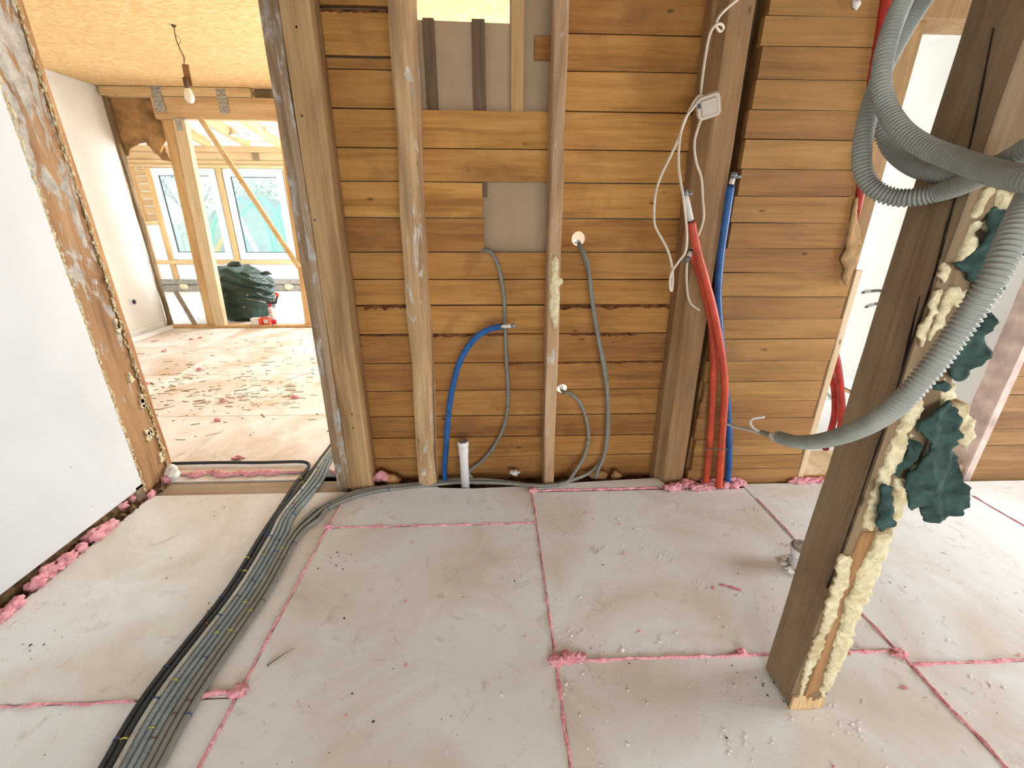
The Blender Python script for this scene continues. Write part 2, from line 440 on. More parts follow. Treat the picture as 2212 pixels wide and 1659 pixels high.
def sheet(name, outline_px, Y, mat, parent=None, thick=.02, amp=.012, freq=18, cell=.014, seed=0, rag=.003, lean=0.0, fold=None, edge=.35):
    """a lumpy or crumpled piece standing about the plane y = Y, with its own thickness"""
    o2 = [(p.x, p.z) for p in (at(x, y, 'Y', Y) for x, y in outline_px)]
    o2 = ragged(o2, rag, cell*.8, seed)
    xs = [p[0] for p in o2]; zs = [p[1] for p in o2]
    pts = [Vector(p) for p in o2]; nb = len(pts)
    z = min(zs)+cell*.5
    def dist(q): return min((q-p).length for p in pts[:nb])
    while z < max(zs):
        x = min(xs)+cell*.5
        while x < max(xs):
            q = Vector((x+random.uniform(-1, 1)*cell*.3, z+random.uniform(-1, 1)*cell*.3))
            if dist(q) > cell*.55: pts.append(q)
            x += cell
        z += cell
    ed = [(i, (i+1) % nb) for i in range(nb)]
    vv, ee, ff, *_ = delaunay_2d_cdt(pts, ed, [], 1, 1e-6)
    ring = [Vector(p) for p in o2]
    V = []
    for p in vv:
        e = min(1.0, min((p-q).length for q in ring)/(thick*1.2+1e-4))
        e = edge+(1-edge)*math.sqrt(e)
        d = noise.fractal(Vector((p.x*freq+seed*5, p.y*freq, seed*2.7)), .9, 2.1, 3)*amp
        if fold:
            u = p.x*math.cos(fold[0])+p.y*math.sin(fold[0])+noise.noise(Vector((p.x*9, p.y*9, seed)))*.03
            d += (abs(((u*fold[1]) % 2)-1)-.5)*fold[2]
        V.append((p.x, Y-thick*e*.5-d*e+lean*(p.y-max(zs)), p.y))
    n = len(vv)
    V += [(p.x, Y+thick*.5+(-1 if fold else 0)*0+((V[i][1]-(Y-thick*.5)) if fold else 0), p.y) for i, p in enumerate(vv)]
    F = [tuple(f) for f in ff]+[tuple(i+n for i in reversed(f)) for f in ff]
    cnt = {}
    for f in ff:
        for a, b in zip(f, list(f[1:])+[f[0]]): cnt[(a, b)] = 1
    for (a, b) in cnt:
        if (b, a) not in cnt: F.append((b, a, a+n, b+n))
    bm = bmesh.new(); vs = [bm.verts.new(v) for v in V]
    for f in F:
        try: bm.faces.new([vs[i] for i in f])
        except ValueError: pass
    return from_bm(name, bm, mat, parent, True)
def blob(name, c, size, mat, parent=None, seed=0, sub=2, amp=.35, freq=2.2):
    if mat in ('pink', 'eps_crumb'): sub, amp, freq = 3, .75, 1.7
    bm = bmesh.new(); bmesh.ops.create_icosphere(bm, subdivisions=sub, radius=1)
    for v in bm.verts:
        k = 1+noise.fractal(v.co*freq+Vector((seed*3.7, seed, 0)), 1, 2, 3)*amp
        v.co = Vector(c)+Vector((v.co.x*size[0], v.co.y*size[1], v.co.z*size[2]))*k
    return from_bm(name, bm, mat, parent, True)
def bead(name, a, b, w, h, mat, parent=None, seed=0, step=.012, var=.5, z=None):
    """foam squeezed out along a joint, uneven in width and height"""
    a, b = Vector(a), Vector(b); L = (b-a).length; n = max(3, int(L/step)); t = (b-a)/L; s = Vector((-t.y, t.x, 0)).normalized()
    prof = [(-1, -.6), (-.8, .25), (-.3, .85), (.3, .85), (.8, .25), (1, -.6)]
    V, F = [], []; m = len(prof)
    for i in range(n+1):
        p = a+t*(L*i/n)
        q = noise.fractal(Vector((i*step*14+seed*11.3, seed, 0)), 1, 2, 3)
        kk = max(.3, 1+q*var*1.6)
        wob = noise.noise(Vector((i*step*9+seed*5, 3, seed)))*w*.7
        if i in (0, n): kk *= .5
        for u, v in prof: V.append(p+s*(u*w*.5*kk+wob)+Vector((0, 0, v*h*kk)))
    for i in range(n):
        for k in range(m-1): F.append((i*m+k, i*m+k+1, (i+1)*m+k+1, (i+1)*m+k))
        F.append((i*m+m-1, i*m, (i+1)*m, (i+1)*m+m-1))
    F += [tuple(range(m)), tuple(reversed(range(n*m, n*m+m)))]
    bm = bmesh.new(); vs = [bm.verts.new(v) for v in V]
    for f in F: bm.faces.new([vs[i] for i in f])
    return from_bm(name, bm, mat, parent, True)

# ================================================================== SETTING: near room
floor = empty('floor', 'white foam insulation boards with pink foam joints on the near floor', 'floor', None, 'structure')
box('subfloor', (-2.3, 5.2), (-2.5, 2.9), (-.16, -.062), 'subfloor', floor, 0)
G = .0025
XA, XB, XC, XD = -.876, .21, 1.49, 2.78
boards = [(-1.985, XA, -2.45, 1.005), (-1.985, XA, 1.005, 2.168), (XA, XB, -2.45, .2), (XA, XB, .2, 1.85), (XB, XC, -2.45, -.1), (XB, XC, -.1, 1.09),
          (XB, XC, 1.09, 2.13), (XC, XD, -2.45, 1.03), (XC, XD, 1.03, 2.17), (XD, 4.0, -2.45, 2.15), (4.0, 5.05, -2.45, 2.15)]
for i, (x0, x1, y0, y1) in enumerate(boards):
    box('insulation_board', (x0+G, x1-G), (y0+G, y1-G), (-.06, random.uniform(-.002, .001)), 'eps_near', floor, .003)
# the piece by the wall is cut in a curve behind
edge = [(XA+G, 1.855), (XB-G, 1.855), (XB-G, 2.185), (.05, 2.18), (-.12, 2.172), (-.2, 2.175), (-.33, 2.185), (-.36, 2.195), (-.5, 2.19), (-.62, 2.18), (-.72, 2.165), (XA+G, 2.15)]
prism('insulation_board', edge, [], 'Z', -.06, 0, 'eps_near', floor)
strip = [(XB+.02, 2.15), (.6, 2.148), (1.03, 2.15), (1.0, 2.235), (.98, 2.24), (.6, 2.215), (XB+.1, 2.196)]
prism('insulation_board', strip, [], 'Z', -.06, .004, 'eps_near', floor)
beads = [((XA, .62, 0), (XA, 1.0, 0), .014, .006), ((XA, 1.0, 0), (XA, 1.84, 0), .012, .005), ((XA, 1.86, 0), (XA+.01, 2.16, 0), .012, .006),
         ((-1.98, 1.003, 0), (-1.2, 1.003, 0), .012, .005), ((-1.0, 1.01, 0), (XA, 1.02, 0), .024, .012),
         ((XA, 1.85, 0), (XB, 1.85, 0), .012, .005), ((XB, .6, 0), (XB, 1.1, 0), .016, .006), ((XB, 1.1, 0), (XB, 1.4, 0), .013, .005),
         ((XB, 1.4, 0), (XB, 1.9, 0), .007, .003), ((XB, 1.9, 0), (XB, 2.13, 0), .013, .006), ((XB, 1.09, 0), (XC, 1.085, 0), .016, .007),
         ((XB, 2.138, 0), (1.05, 2.14, 0), .016, .008), ((XC, .5, 0), (XC, 1.07, 0), .018, .007), ((XC, 1.07, 0), (XC, 1.32, 0), .010, .004),
         ((XC+.012, 1.62, 0), (XC+.012, 2.02, 0), .007, .003), ((XC, 1.03, 0), (2.4, 1.03, 0), .017, .007), ((XD, 1.6, 0), (XD, 2.0, 0), .009, .004)]
for i, (a, b, w, h) in enumerate(beads):
    bead('foam_joint', a, b, w*.8, h, 'pink', floor, i+1, var=.7)
for i, (x, y, w) in enumerate([(-.875, 1.02, .03), (.215, 1.09, .028), (.215, 2.14, .03), (1.485, 1.07, .026), (1.49, .62, .03), (-.87, 1.845, .022), (.26, 1.1, .03), (.30, 1.1, .022), (.9, 1.095, .018)]):
    blob('foam_lump', (x, y, .004), (w, w*.7, .012), 'pink', floor, i, 2)
# foam heaped where the pipes come up and along the wall foot
k = 0
for x in [1.03, 1.07, 1.13, 1.19, 1.24, 1.28, 1.33, 1.37, 1.42, 1.46]:
    k += 1
    blob('foam_lump', (x, 2.13+random.uniform(-.012, .02), .012), (.035, .024, .02), 'pink', floor, 20+k, 2)
for x in [1.16, 1.3, 1.44]:
    k += 1
    blob('foam_lump', (x, 2.165, .014), (.05, .025, .022), 'pink', floor, 20+k, 2)
for x in [1.83, 1.88, 1.94, 2.0, 2.06, 2.12, 2.2, 2.3]:
    k += 1
    blob('foam_lump', (x, 2.17, .01), (.045, .02, .02), 'pink', floor, 20+k, 2)
# foam along the left wall foot
for (px, py, sx) in [(268, 1092, 20), (232, 1140, 34), (210, 1155, 40), (150, 1205, 30), (110, 1235, 34), (85, 1258, 26), (40, 1302, 22), (10, 1328, 26), (330, 1068, 14), (290, 1076, 14), (180, 1183, 18)]:
    k += 1
    p = at(px, py, 'Z', .015); s = sx/930*1.9
    blob('foam_lump', (p.x-.01, p.y, .012), (s*.45, s*.75, .025), 'pink', floor, 20+k, 2)
# loose crumbs nobody could count
def crumbs(name, n, mat, region, size, parent, z=.002, clusters=0, flat=.6):
    V, F = [], []
    cl = [(random.uniform(region[0], region[1]), random.uniform(region[2], region[3])) for _ in range(clusters)]
    for i in range(n):
        if cl and random.random() < .6:
            c = random.choice(cl); x, y = random.gauss(c[0], .05), random.gauss(c[1], .04)
            if not (region[0] < x < region[1] and region[2] < y < region[3]): continue
        else: x, y = random.uniform(region[0], region[1]), random.uniform(region[2], region[3])
        s = size*random.uniform(.35, 1.0)*(1.8 if random.random() < .06 else 1); a = random.uniform(0, 3.1); b = len(V)
        e = random.uniform(.6, 1.8)
        for dx, dy, dz in ((1, 0, .4), (0, 1, .4), (-1, 0, .4), (0, -1, .4), (.1, .1, 1), (0, 0, -.2)):
            X, Y = dx*s*e, dy*s
            V.append((x+X*math.cos(a)-Y*math.sin(a), y+X*math.sin(a)+Y*math.cos(a), z+dz*s*flat))
        for q in ((0, 1, 4), (1, 2, 4), (2, 3, 4), (3, 0, 4), (1, 0, 5), (2, 1, 5), (3, 2, 5), (0, 3, 5)): F.append(tuple(b+t for t in q))
    return tag(obj(name, V, F, mat, parent), kind='stuff')
crumbs('foam_crumbs', 700, 'eps_crumb', (.0, 2.4, .55, 2.12), .0055, floor, .001, 30)
crumbs('foam_crumbs', 160, 'eps_crumb', (-1.95, 0, .7, 2.12), .0035, floor, .001, 12)
crumbs('dirt_crumbs', 150, 'dirt_bit', (-1.9, 2.6, .6, 2.1), .0042, floor, .001, 8)
crumbs('pink_crumbs', 26, 'pink', (-.7, 2.0, .7, 2.0), .009, floor, .001, 0)
# gravel and dust in the gap behind the boards
def rubble(name, x, y, z, n, mat, parent, sx, sz, seed):
    V, F = [], []
    nx, ny = n
    for j in range(ny+1):
        for i in range(nx+1):
            X = x[0]+(x[1]-x[0])*i/nx; Y = y[0]+(y[1]-y[0])*j/ny
            V.append((X, Y, z+noise.fractal(Vector((X*sx, Y*sx, seed)), 1, 2, 4)*sz))
    for j in range(ny):
        for i in range(nx):
            q = j*(nx+1)+i; F.append((q, q+1, q+nx+2, q+nx+1))
    return tag(obj(name, V, F, mat, parent), kind='stuff')
rubble('gap_dirt', (-.95, 1.9), (2.1, 2.36), -.045, (150, 16), 'subfloor', floor, 26, .022, 3)
rubble('gap_dirt', (-2.16, -1.97), (.6, 2.3), -.012, (12, 110), 'rubble', floor, 30, .045, 5)

# left wall of the near room
wl = box('wall_left', (-2.2, -2.03), (-2.5, 2.185), (.052, 3.0), 'wall_white', None, .002)
tag(wl, 'plain white plastered wall beside the doorway, open gap at its foot', 'wall', None, 'structure')
bb = box('wall_foot_board', (-2.15, -2.055), (.4, 2.17), (-.05, .056), 'rubble', wl, .004)
V = []
# right, rear walls and ceiling of the near room (out of the picture, with the right window and an added rear opening)
wr = prism('wall_right', [(-2.5, -.06), (2.3, -.06), (2.3, 3.0), (-2.5, 3.0)], [[(.15, .6), (1.85, .6), (1.85, 2.1), (.15, 2.1)]], 'X', 5.05, 5.2, 'plank_dark')
tag(wr, 'dim board wall with a window on the right of the near room', 'wall', None, 'structure')
wn = prism('wall_near', [(-2.2, -.06), (5.2, -.06), (5.2, 3.0), (-2.2, 3.0)], [[(-.6, .45), (1.8, .45), (1.8, 1.85), (-.6, 1.85)]], 'Y', -2.6, -2.45, 'wall_white')  # opening added for the rear fill lamp
tag(wn, 'white wall with an added wide opening behind the viewer', 'wall', None, 'structure')
cn = box('ceiling', (-2.3, 5.2), (-2.6, 2.4), (2.96, 3.05), 'plank_dark', None, 0)
tag(cn, 'dark board ceiling over the near room', 'ceiling', None, 'structure')

# ================================================================== the old plank wall
YP = 2.34
wb = empty('wall_back', 'old brown plank wall with cut-outs between the door jamb and the big post', 'wall', None, 'structure')
def plank(x0, x1, z0, z1, y0, t, mat, parent, holes=(), gap=.003, seed=0, outline=None):
    tl = random.uniform(-.0035, .0035)
    if outline is None:
        j = lambda: random.uniform(-.0015, .0015)
        outline = [(x0, z0+gap+j()), ((x0+x1)/2, z0+gap+j()), (x1, z0+gap+j()), (x1, z1-gap+j()), ((x0+x1)/2, z1-gap+j()), (x0, z1-gap+j())]
    o = prism('plank', outline, holes, 'Y', y0+tl, y0+tl+t, mat, parent)
    return o
XL, XR = -.745, 1.03
# whole rows below the big cut-out
rows = [1.97, 1.81, 1.665, 1.50, 1.335, 1.196, 1.058, .898, .732, .561, .397, .255, .117, -.05]
SH = (-.05, .282)
H1, r1 = (.441, 1.402), .037
H2, r2 = (.394, .561), .031
for i in range(len(rows)-1):
    z1, z0 = rows[i], rows[i+1]
    if z0 >= 1.3 and z1 <= 1.67:
        plank(XL, SH[0]+random.uniform(-.004, .003), z0, z1, YP, .025, 'plank', wb)
        plank(SH[1]+random.uniform(-.003, .004), XR, z0, z1, YP, .025, 'plank', wb, [circle(H1[0], H1[1], r1)] if z0 < 1.4 else ())
    elif abs(z0-.561) < .001:
        o = [(XL, z0+.003)]+[(x, z) for x, z in circle(H2[0], H2[1]+.003, r2, 10, math.pi, 0, False)]+[(XR, z0+.003), (XR, z1-.003), (XL, z1-.003)]
        plank(0, 0, z0, z1, YP, .025, 'plank', wb, outline=o)
    elif abs(z1-.561) < .001:
        o = [(XL, z0+.003), (XR, z0+.003), (XR, z1-.003)]+[(x, z) for x, z in circle(H2[0], H2[1]-.003, r2, 10, 0, -math.pi, False)]+[(XL, z1-.003)]
        plank(0, 0, z0, z1, YP, .025, 'plank', wb, outline=o)
    else:
        plank(XL, XR, z0, z1, YP, .025, 'plank', wb)
for z0, z1 in [(1.97, 2.121), (2.121, 2.164), (2.17, 2.335), (2.35, 2.5), (2.5, 2.66), (2.66, 2.82), (2.82, 2.96)]:
    plank(XL, -.365, z0, z1, YP, .025, 'plank', wb)
for z0, z1 in [(1.97, 2.13), (2.13, 2.269), (2.269, 2.42), (2.42, 2.58), (2.58, 2.75), (2.75, 2.96)]:
    plank(.29, XR, z0, z1, YP, .025, 'plank', wb)
for zz, xa, xb, h in [(1.060, -.70, -.45, .022), (1.060, .36, .98, .024), (.900, -.72, .05, .016), (.900, .42, .8, .018), (.735, .05, .98, .014), (2.337, -.74, -.42, .014)]:
    up = [(xa+(xb-xa)*i/40, zz-.004-h*(.35+.65*abs(noise.noise(Vector((i*.23, zz*9, 1))))*1.6)) for i in range(41)]
    prism('bark_edge', [(xa, zz)]+[(xb, zz)]+list(reversed(up)), [], 'Y', YP-.0045, YP+.004, 'bark_strip', wb)
# the lining on the far side, open at the top and bored where the cables pass
lin_o = [(-.95, -.06), (1.25, -.06), (1.25, 2.96), (.083, 2.96), (.083, 2.318), (-.372, 2.325), (-.372, 2.96), (-.95, 2.96)]
prism('lining_sheet', lin_o, [circle(H1[0]+.012, H1[1]-.004, .04), circle(H2[0]+.008, H2[1]-.012, .034)], 'Y', 2.392, 2.404, 'lining', wb)
box('batten', (-.305, -.255), (2.368, 2.391), (1.6, 2.325), 'batten_dark', wb, .002)
box('batten', (-.088, -.03), (2.368, 2.391), (1.6, 2.325), 'batten_dark', wb, .002)
box('batten', (.088, .147), (2.348, 2.372), (1.968, 2.96), 'yellow_wood_z', wb, .002)
box('patch', (.195, .285), (2.372, 2.391), (2.18, 2.27), 'plank', wb, .002)

# studs and posts of that wall
s1 = vpost('timber_stud', [(-.462, 2.215), (-.44, 2.2), (-.40, 2.196), (-.372, 2.203), (-.362, 2.225), (-.362, 2.338), (-.462, 2.338)], -.05, 2.96, 'stud_lean', None, (.047, 0), 40, .012, 3)
tag(s1, 'round-edged wall stud with plaster flecks, nearer the blue curved pipe', 'stud')
s2 = vpost('timber_stud', chamf(.289, .349, 2.2, 2.338), -.05, 2.96, 'stud_old', None, (-.037, 0), 30, .005, 5)
tag(s2, 'thin wall stud with white paint streaks and a foam smear halfway up', 'stud')
fo = [(1199, 548), (1207, 560), (1206, 598), (1215, 602), (1216, 612), (1206, 620), (1209, 640), (1205, 700), (1199, 712), (1191, 690), (1186, 660), (1190, 640), (1187, 620), (1193, 590), (1190, 565)]
sheet('foam_smear', fo, 2.197, 'yellow', s2, .012, .006, 40, .008, 2, .002)
p3 = vpost('timber_post', [(.985, 2.338), (.985, 2.262), (1.0, 2.246), (1.022, 2.203), (1.032, 2.198), (1.133, 2.196), (1.14, 2.204), (1.14, 2.338)], -.05, 2.96, 'post_plain', None, (-.05, 0), 24, .004, 7)
tag(p3, 'broad planed post with chamfered edge behind the white cables', 'post')
j1 = empty('door_jamb_post', 'heavy double jamb post on the right side of the doorway', 'post')
vpost('jamb_timber', chamf(-.866, -.742, 2.2, 2.338, .008), -.05, 2.96, 'jamb', j1, (.01, 0), 24, .004, 9)
vpost('facing_timber', chamf(-.938, -.872, 2.203, 2.39, .01), -.05, 2.96, 'jamb_grey', j1, (-.004, 0), 40, .009, 11)
vpost('plaster_line', chamf(-.9, -.862, 2.197, 2.215, .006), .0, 2.96, 'jamb_grey', j1, (.004, 0), 40, .006, 15)
# nail heads on the jamb
for i in range(12):
    p = at(*random.choice([(640, 58), (652, 250), (672, 252), (672, 305), (690, 435), (680, 475), (716, 672), (760, 895), (770, 895), (762, 925), (700, 580), (745, 1000)]), 'Y', 2.198)
    lathe('nail', [(.004, 0), (.0035, .003)], 'crack', j1, 8, (p.x, 2.2, p.z), (0, -1, 0))

# planks right of the big post: nearer, with uneven ends
wbr = empty('wall_back_right', 'lighter plank wall between the big post and the narrow opening', 'wall', None, 'structure')
zr = [2.96, 2.84, 2.72, 2.6, 2.5, 2.4, 2.297, 2.192, 2.073, 1.958, 1.841, 1.719, 1.604, 1.485, 1.364, 1.249, 1.125, 1.01, .901, .777, .657, .536, .43, .294, .184, .09, -.05]
for i in range(len(zr)-1):
    z1, z0 = zr[i], zr[i+1]
    xl = (1.15 if z0 > 1.1 else 1.165)+random.uniform(-.008, .012)
    xr = (1.735 if z0 > 1.3 else 1.79 if z0 > 1.2 else 1.842)+random.uniform(-.008, .008)
    plank(xl, xr, z0, z1, 2.188, .036, 'plank_right', wbr, gap=.0016)
box('backing_sheet', (1.13, 1.83), (2.3, 2.315), (-.05, 2.96), 'batten_dark', wbr, 0)
box('nailing_strip', (1.16, 1.2), (2.226, 2.3), (-.05, 2.96), 'plank_right', wbr, .003)
box('nailing_strip', (1.74, 1.785), (2.226, 2.3), (-.05, 2.96), 'plank_right', wbr, .003)
dj = empty('trim_1', 'timber jamb and pale strip on the near edge of the narrow opening', 'door frame', None, 'structure')
vpost('jamb_timber', chamf(1.786, 1.885, 2.228, 2.36, .005), 0, 2.3, 'post_plain', dj, (0, 0), 10, .002, 21)
box('pale_strip', (1.853, 1.889), (2.19, 2.226), (0, 1.26), 'new_wood_z', dj, .003)
hd = box('trim_2', (1.74, 5.05), (2.2, 2.36), (2.3, 2.96), 'post_plain', None, .006)
tag(hd, 'brown timber header across the top of the narrow opening', 'header', None, 'structure')
sl = empty('trim_3', 'pale wooden sill board at the foot of the narrow opening', 'door sill', None, 'structure')
box('sill_board', (1.885, 2.9), (2.19, 2.4), (.035, .085), 'sill_wood', sl, .004)
box('sill_front', (1.885, 2.9), (2.192, 2.22), (-.03, .034), 'plank', sl, .003)
rj = vpost('trim_4', chamf(2.9, 2.955, 2.17, 2.3, .006), -.02, 2.3, 'jamb_pink', None, (0, 0), 10, .003, 23)
tag(rj, 'whitish painted jamb on the far edge of the narrow opening', 'door frame', None, 'structure')
wc = empty('wall_corner', 'dark plank wall right of the narrow opening', 'wall', None, 'structure')
zc = [2.3, 2.18, 2.06, 1.94, 1.82, 1.7, 1.58, 1.46, 1.34, 1.23, 1.12, 1.01, .904, .79, .671, .56, .452, .336, .226, .109, -.03]
for i in range(len(zc)-1):
    plank(2.957, 5.05, zc[i+1], zc[i], 2.185, .03, 'plank_dark', wc, gap=.0016)
box('backing_sheet', (2.957, 5.05), (2.3, 2.315), (-.05, 2.3), 'batten_dark', wc, 0)

# ================================================================== doorway: left post, threshold
lp = empty('door_post', 'plaster-smeared old door post between the white wall and the bright back room', 'post')
vpost('post_timber', chamf(-2.16, -2.043, 2.19, 2.395, .008), -.04, 2.96, 'plaster_post', lp, (0, 0), 40, .007, 31)
vpost('edge_strip', chamf(-2.16, -2.036, 2.398, 2.436, .006), -.04, 2.96, 'orange_edge', lp, (0, 0), 40, .006, 33)
# foam crust along the joints of the post
def crust(name, x, y, z0, z1, n, size, mat, parent, seed):
    rnd = random.Random(seed); V, F = [], []
    for i in range(n):
        c = Vector((x+rnd.uniform(-.004, .006), y+rnd.gauss(0, .006), rnd.uniform(z0, z1)))
        s = size*rnd.uniform(.3, 1.1); b = len(V)
        st = rnd.uniform(1.0, 3.0)
        for d in ((1, 0, 0), (0, 1, 0), (-1, 0, 0), (0, -1, 0), (0, 0, 1), (0, 0, -1)):
            V.append(c+Vector((d[0]*s*.7*rnd.uniform(.6, 1.4), d[1]*s*rnd.uniform(.5, 1.5), d[2]*s*st)))
        for q in ((0, 1, 4), (1, 2, 4), (2, 3, 4), (3, 0, 4), (1, 0, 5), (2, 1, 5), (3, 2, 5), (0, 3, 5)): F.append(tuple(b+t for t in q))
    return tag(obj(name, V, F, mat, parent), kind='stuff')
crust('foam_crust', -2.036, 2.192, 0, 2.9, 700, .007, 'yellow', lp, 1)
crust('foam_crust', -2.036, 2.396, 0, 2.9, 500, .007, 'yellow', lp, 2)
for i in range(10):
    z0 = random.uniform(.12, 1.3); y0 = 2.36+random.uniform(-.03, .02)
    o = ragged([(y0-.008, z0-.03), (y0+.01, z0-.02), (y0+.012, z0+.02), (y0-.004, z0+.035)], .012, .006, i*1.7)
    prism('foam_fleck', o, [], 'X', -2.046, -2.034, 'yellow', lp)
box('foot_block', (-2.14, -2.03), (2.13, 2.19), (-.04, .075), 'thresh', lp, .006)
tb = box('trim_5', (-2.04, -.9), (2.175, 2.31), (-.06, -.02), 'thresh', None, .003)
tag(tb, 'dusty brown threshold board across the doorway', 'threshold', None, 'structure')

# ================================================================== back room
CZ = 2.965
fb = empty('floor_back', 'bright white foam boards strewn with wood chips in the back room', 'floor', None, 'structure')
box('subfloor', (-4.9, 1.6), (2.32, 6.3), (-.12, -.062), 'subfloor', fb, 0)
ys = [2.335, 2.405, 3.25, 4.25, 5.25, 6.27]; xs = [-4.75, -3.6, -2.42, -1.22, 0.0, 1.5]
for j in range(len(ys)-1):
    for i in range(len(xs)-1):
        if j == 0 and i > 2: continue
        sh = .35*(j % 2) if 0 < i < 5 else 0
        x1 = xs[i+1]+(.35*(j % 2) if i+1 < 5 else 0)
        if j == 0: x1 = min(x1, -.95)
        box('insulation_board', (xs[i]+sh+.003, x1-.003), (ys[j]+.003, ys[j+1]-.003), (-.06, -.004 if j else -.022), 'eps_back', fb, .003)
bead('foam_joint', (-1.97, 2.405, -.008), (-1.36, 2.40, -.008), .05, .014, 'pink', fb, 41, var=.7)
bead('foam_joint', (-1.36, 2.40, -.006), (-1.16, 2.40, -.006), .012, .006, 'pink', fb, 42)
bead('foam_joint', (-1.05, 2.39, -.004), (-.95, 2.37, -.004), .025, .01, 'pink', fb, 43)
bead('foam_joint', (-2.1, 4.0, -.003), (-1.6, 4.8, -.003), .008, .003, 'pink', fb, 44)
for i, (px, py) in enumerate([(515, 990), (635, 858), (640, 859), (483, 866), (430, 798), (354, 759), (413, 733), (433, 730), (316, 829), (470, 908)]):
    p = at(px, py, 'Z', 0)
    blob('foam_scrap', (p.x, p.y, .004), (.03 if i in (0,) else .022, .02, .014), 'pink', fb, 70+i, 1, .5)
blob('foam_lump', (-2.0, 2.37, .012), (.035, .04, .045), 'eps_crumb', fb, 90, 2, .5)
blob('foam_lump', (-2.02, 2.33, -.005), (.02, .03, .03), 'pink', fb, 91, 2, .5)
def chips(name, n, region, mat, parent, lmax, zz, seed, cl=None):
    rnd = random.Random(seed); V, F = [], []
    for i in range(n):
        if cl and rnd.random() < .7:
            c = rnd.choice(cl); x, y = rnd.gauss(c[0], c[2]), rnd.gauss(c[1], c[3])
        else: x, y = rnd.uniform(region[0], region[1]), rnd.uniform(region[2], region[3])
        if not (region[0] < x < region[1] and region[2] < y < region[3]): continue
        L = lmax*rnd.uniform(.15, 1)**1.6; w = rnd.uniform(.002, .006); a = rnd.gauss(.1, .45); b = len(V)
        for dx, dy, dz in ((-1, -1, 0), (1, -.6, 0), (1, .6, 0), (-1, 1, 0), (-.8, -.6, 1), (.9, -.3, 1), (.9, .3, 1), (-.8, .6, 1)):
            X, Y = dx*L*.5, dy*w
            V.append((x+X*math.cos(a)-Y*math.sin(a), y+X*math.sin(a)+Y*math.cos(a), zz+dz*w*.9))
        for q in ((0, 1, 5, 4), (1, 2, 6, 5), (2, 3, 7, 6), (3, 0, 4, 7), (4, 5, 6, 7)): F.append(tuple(b+t for t in q))
    return tag(obj(name, V, F, mat, parent), kind='stuff')
chips('wood_chips', 420, (-4.6, -1.0, 2.8, 6.0), 'chip', fb, .11, -.004, 3, [(-2.6, 4.4, .7, .55), (-2.9, 3.9, .5, .35), (-2.2, 3.6, .4, .3)])
# left wall of the back room, ceiling, shared wall
wbl = box('wall_back_room_left', (-4.95, -4.76), (2.3, 6.36), (0, CZ), 'wall_white_b', None, .002)
tag(wbl, 'bright white wall with a socket in the back room', 'wall', None, 'structure')
tb2 = box('baseboard_left', (-4.76, -4.725), (3.2, 6.26), (.005, .1), 'wall_white_b', None, .004)
tag(tb2, 'rough white skirting strip at the foot of the back room wall', 'baseboard', None, 'structure')
for i, (y, z) in enumerate([(5.6, .09), (5.0, .095), (5.85, .06), (4.6, .08)]):
    blob('plaster_blob', (-4.73, y, z), (.02, .05, .03), 'wall_white_b', tb2, 110+i, 1, .5)
bt = beam('skirting_batten', (-4.65, 4.9, .025), (-4.6, 6.2, .025), .05, .05, 'wall_white_b')
tag(bt, 'loose white batten lying along the back room wall foot', 'batten')
cb = empty('ceiling_back', 'bright osb board ceiling of the back room', 'ceiling', None, 'structure')
cxs = [-4.78, -2.3, .16, 1.6]; cys = [2.42, 3.67, 4.92, 6.4]
for j in range(3):
    for i in range(3):
        box('osb_panel', (cxs[i]+.0015, cxs[i+1]-.0015), (cys[j]+.0015, cys[j+1]-.0015), (CZ+random.uniform(0, .001), CZ+.02), 'osb', cb, .001)
box('roof_deck', (-4.95, 1.6), (2.4, 6.45), (CZ+.03, CZ+.08), 'batten_dark', cb, 0)
wp = box('wall_back_room_near', (-4.9, -2.17), (2.2, 2.4), (0, CZ), 'wall_white_b', None, 0)
tag(wp, 'white inner wall of the back room beyond the door post', 'wall', None, 'structure')
we = box('wall_back_room_right', (1.45, 1.6), (2.42, 6.6), (0, CZ), 'wall_white_b', None, 0)
tag(we, 'white wall on the right of the back room', 'wall', None, 'structure')
wf = prism('wall_back_room_far', [(-1.19, -.06), (1.45, -.06), (1.45, CZ), (-1.19, CZ)], [[(-1.0, .9), (1.0, .9), (1.0, 2.5), (-1.0, 2.5)]], 'Y', 6.3, 6.42, 'wall_white_b')  # unseen wall and opening, added to hold the back room fill lamp
tag(wf, 'added white wall with a lamp opening at the hidden right end of the back room', 'wall', None, 'structure')
hd2 = box('trim_6', (-2.16, -.74), (2.2, 2.4), (2.62, CZ), 'plank_dark', None, .004)
tag(hd2, 'timber head over the wide doorway', 'header', None, 'structure')
# wall socket
sk = empty('wall_socket', 'round grey wall socket low on the bright white wall', 'socket')
p = at(287, 652, 'X', -4.76)
box('mounting_plate', (-4.76, -4.748), (p.y-.045, p.y+.045), (p.z-.045, p.z+.045), 'frame_white', sk, .004)
lathe('socket_ring', [(.032, 0), (.032, .008), (.026, .008), (.024, .002)], 'grey_tape', sk, 20, (-4.748, p.y, p.z), (1, 0, 0))
lathe('socket_core', [(.022, 0), (.02, .006)], 'dark_plastic', sk, 16, (-4.747, p.y, p.z), (1, 0, 0))
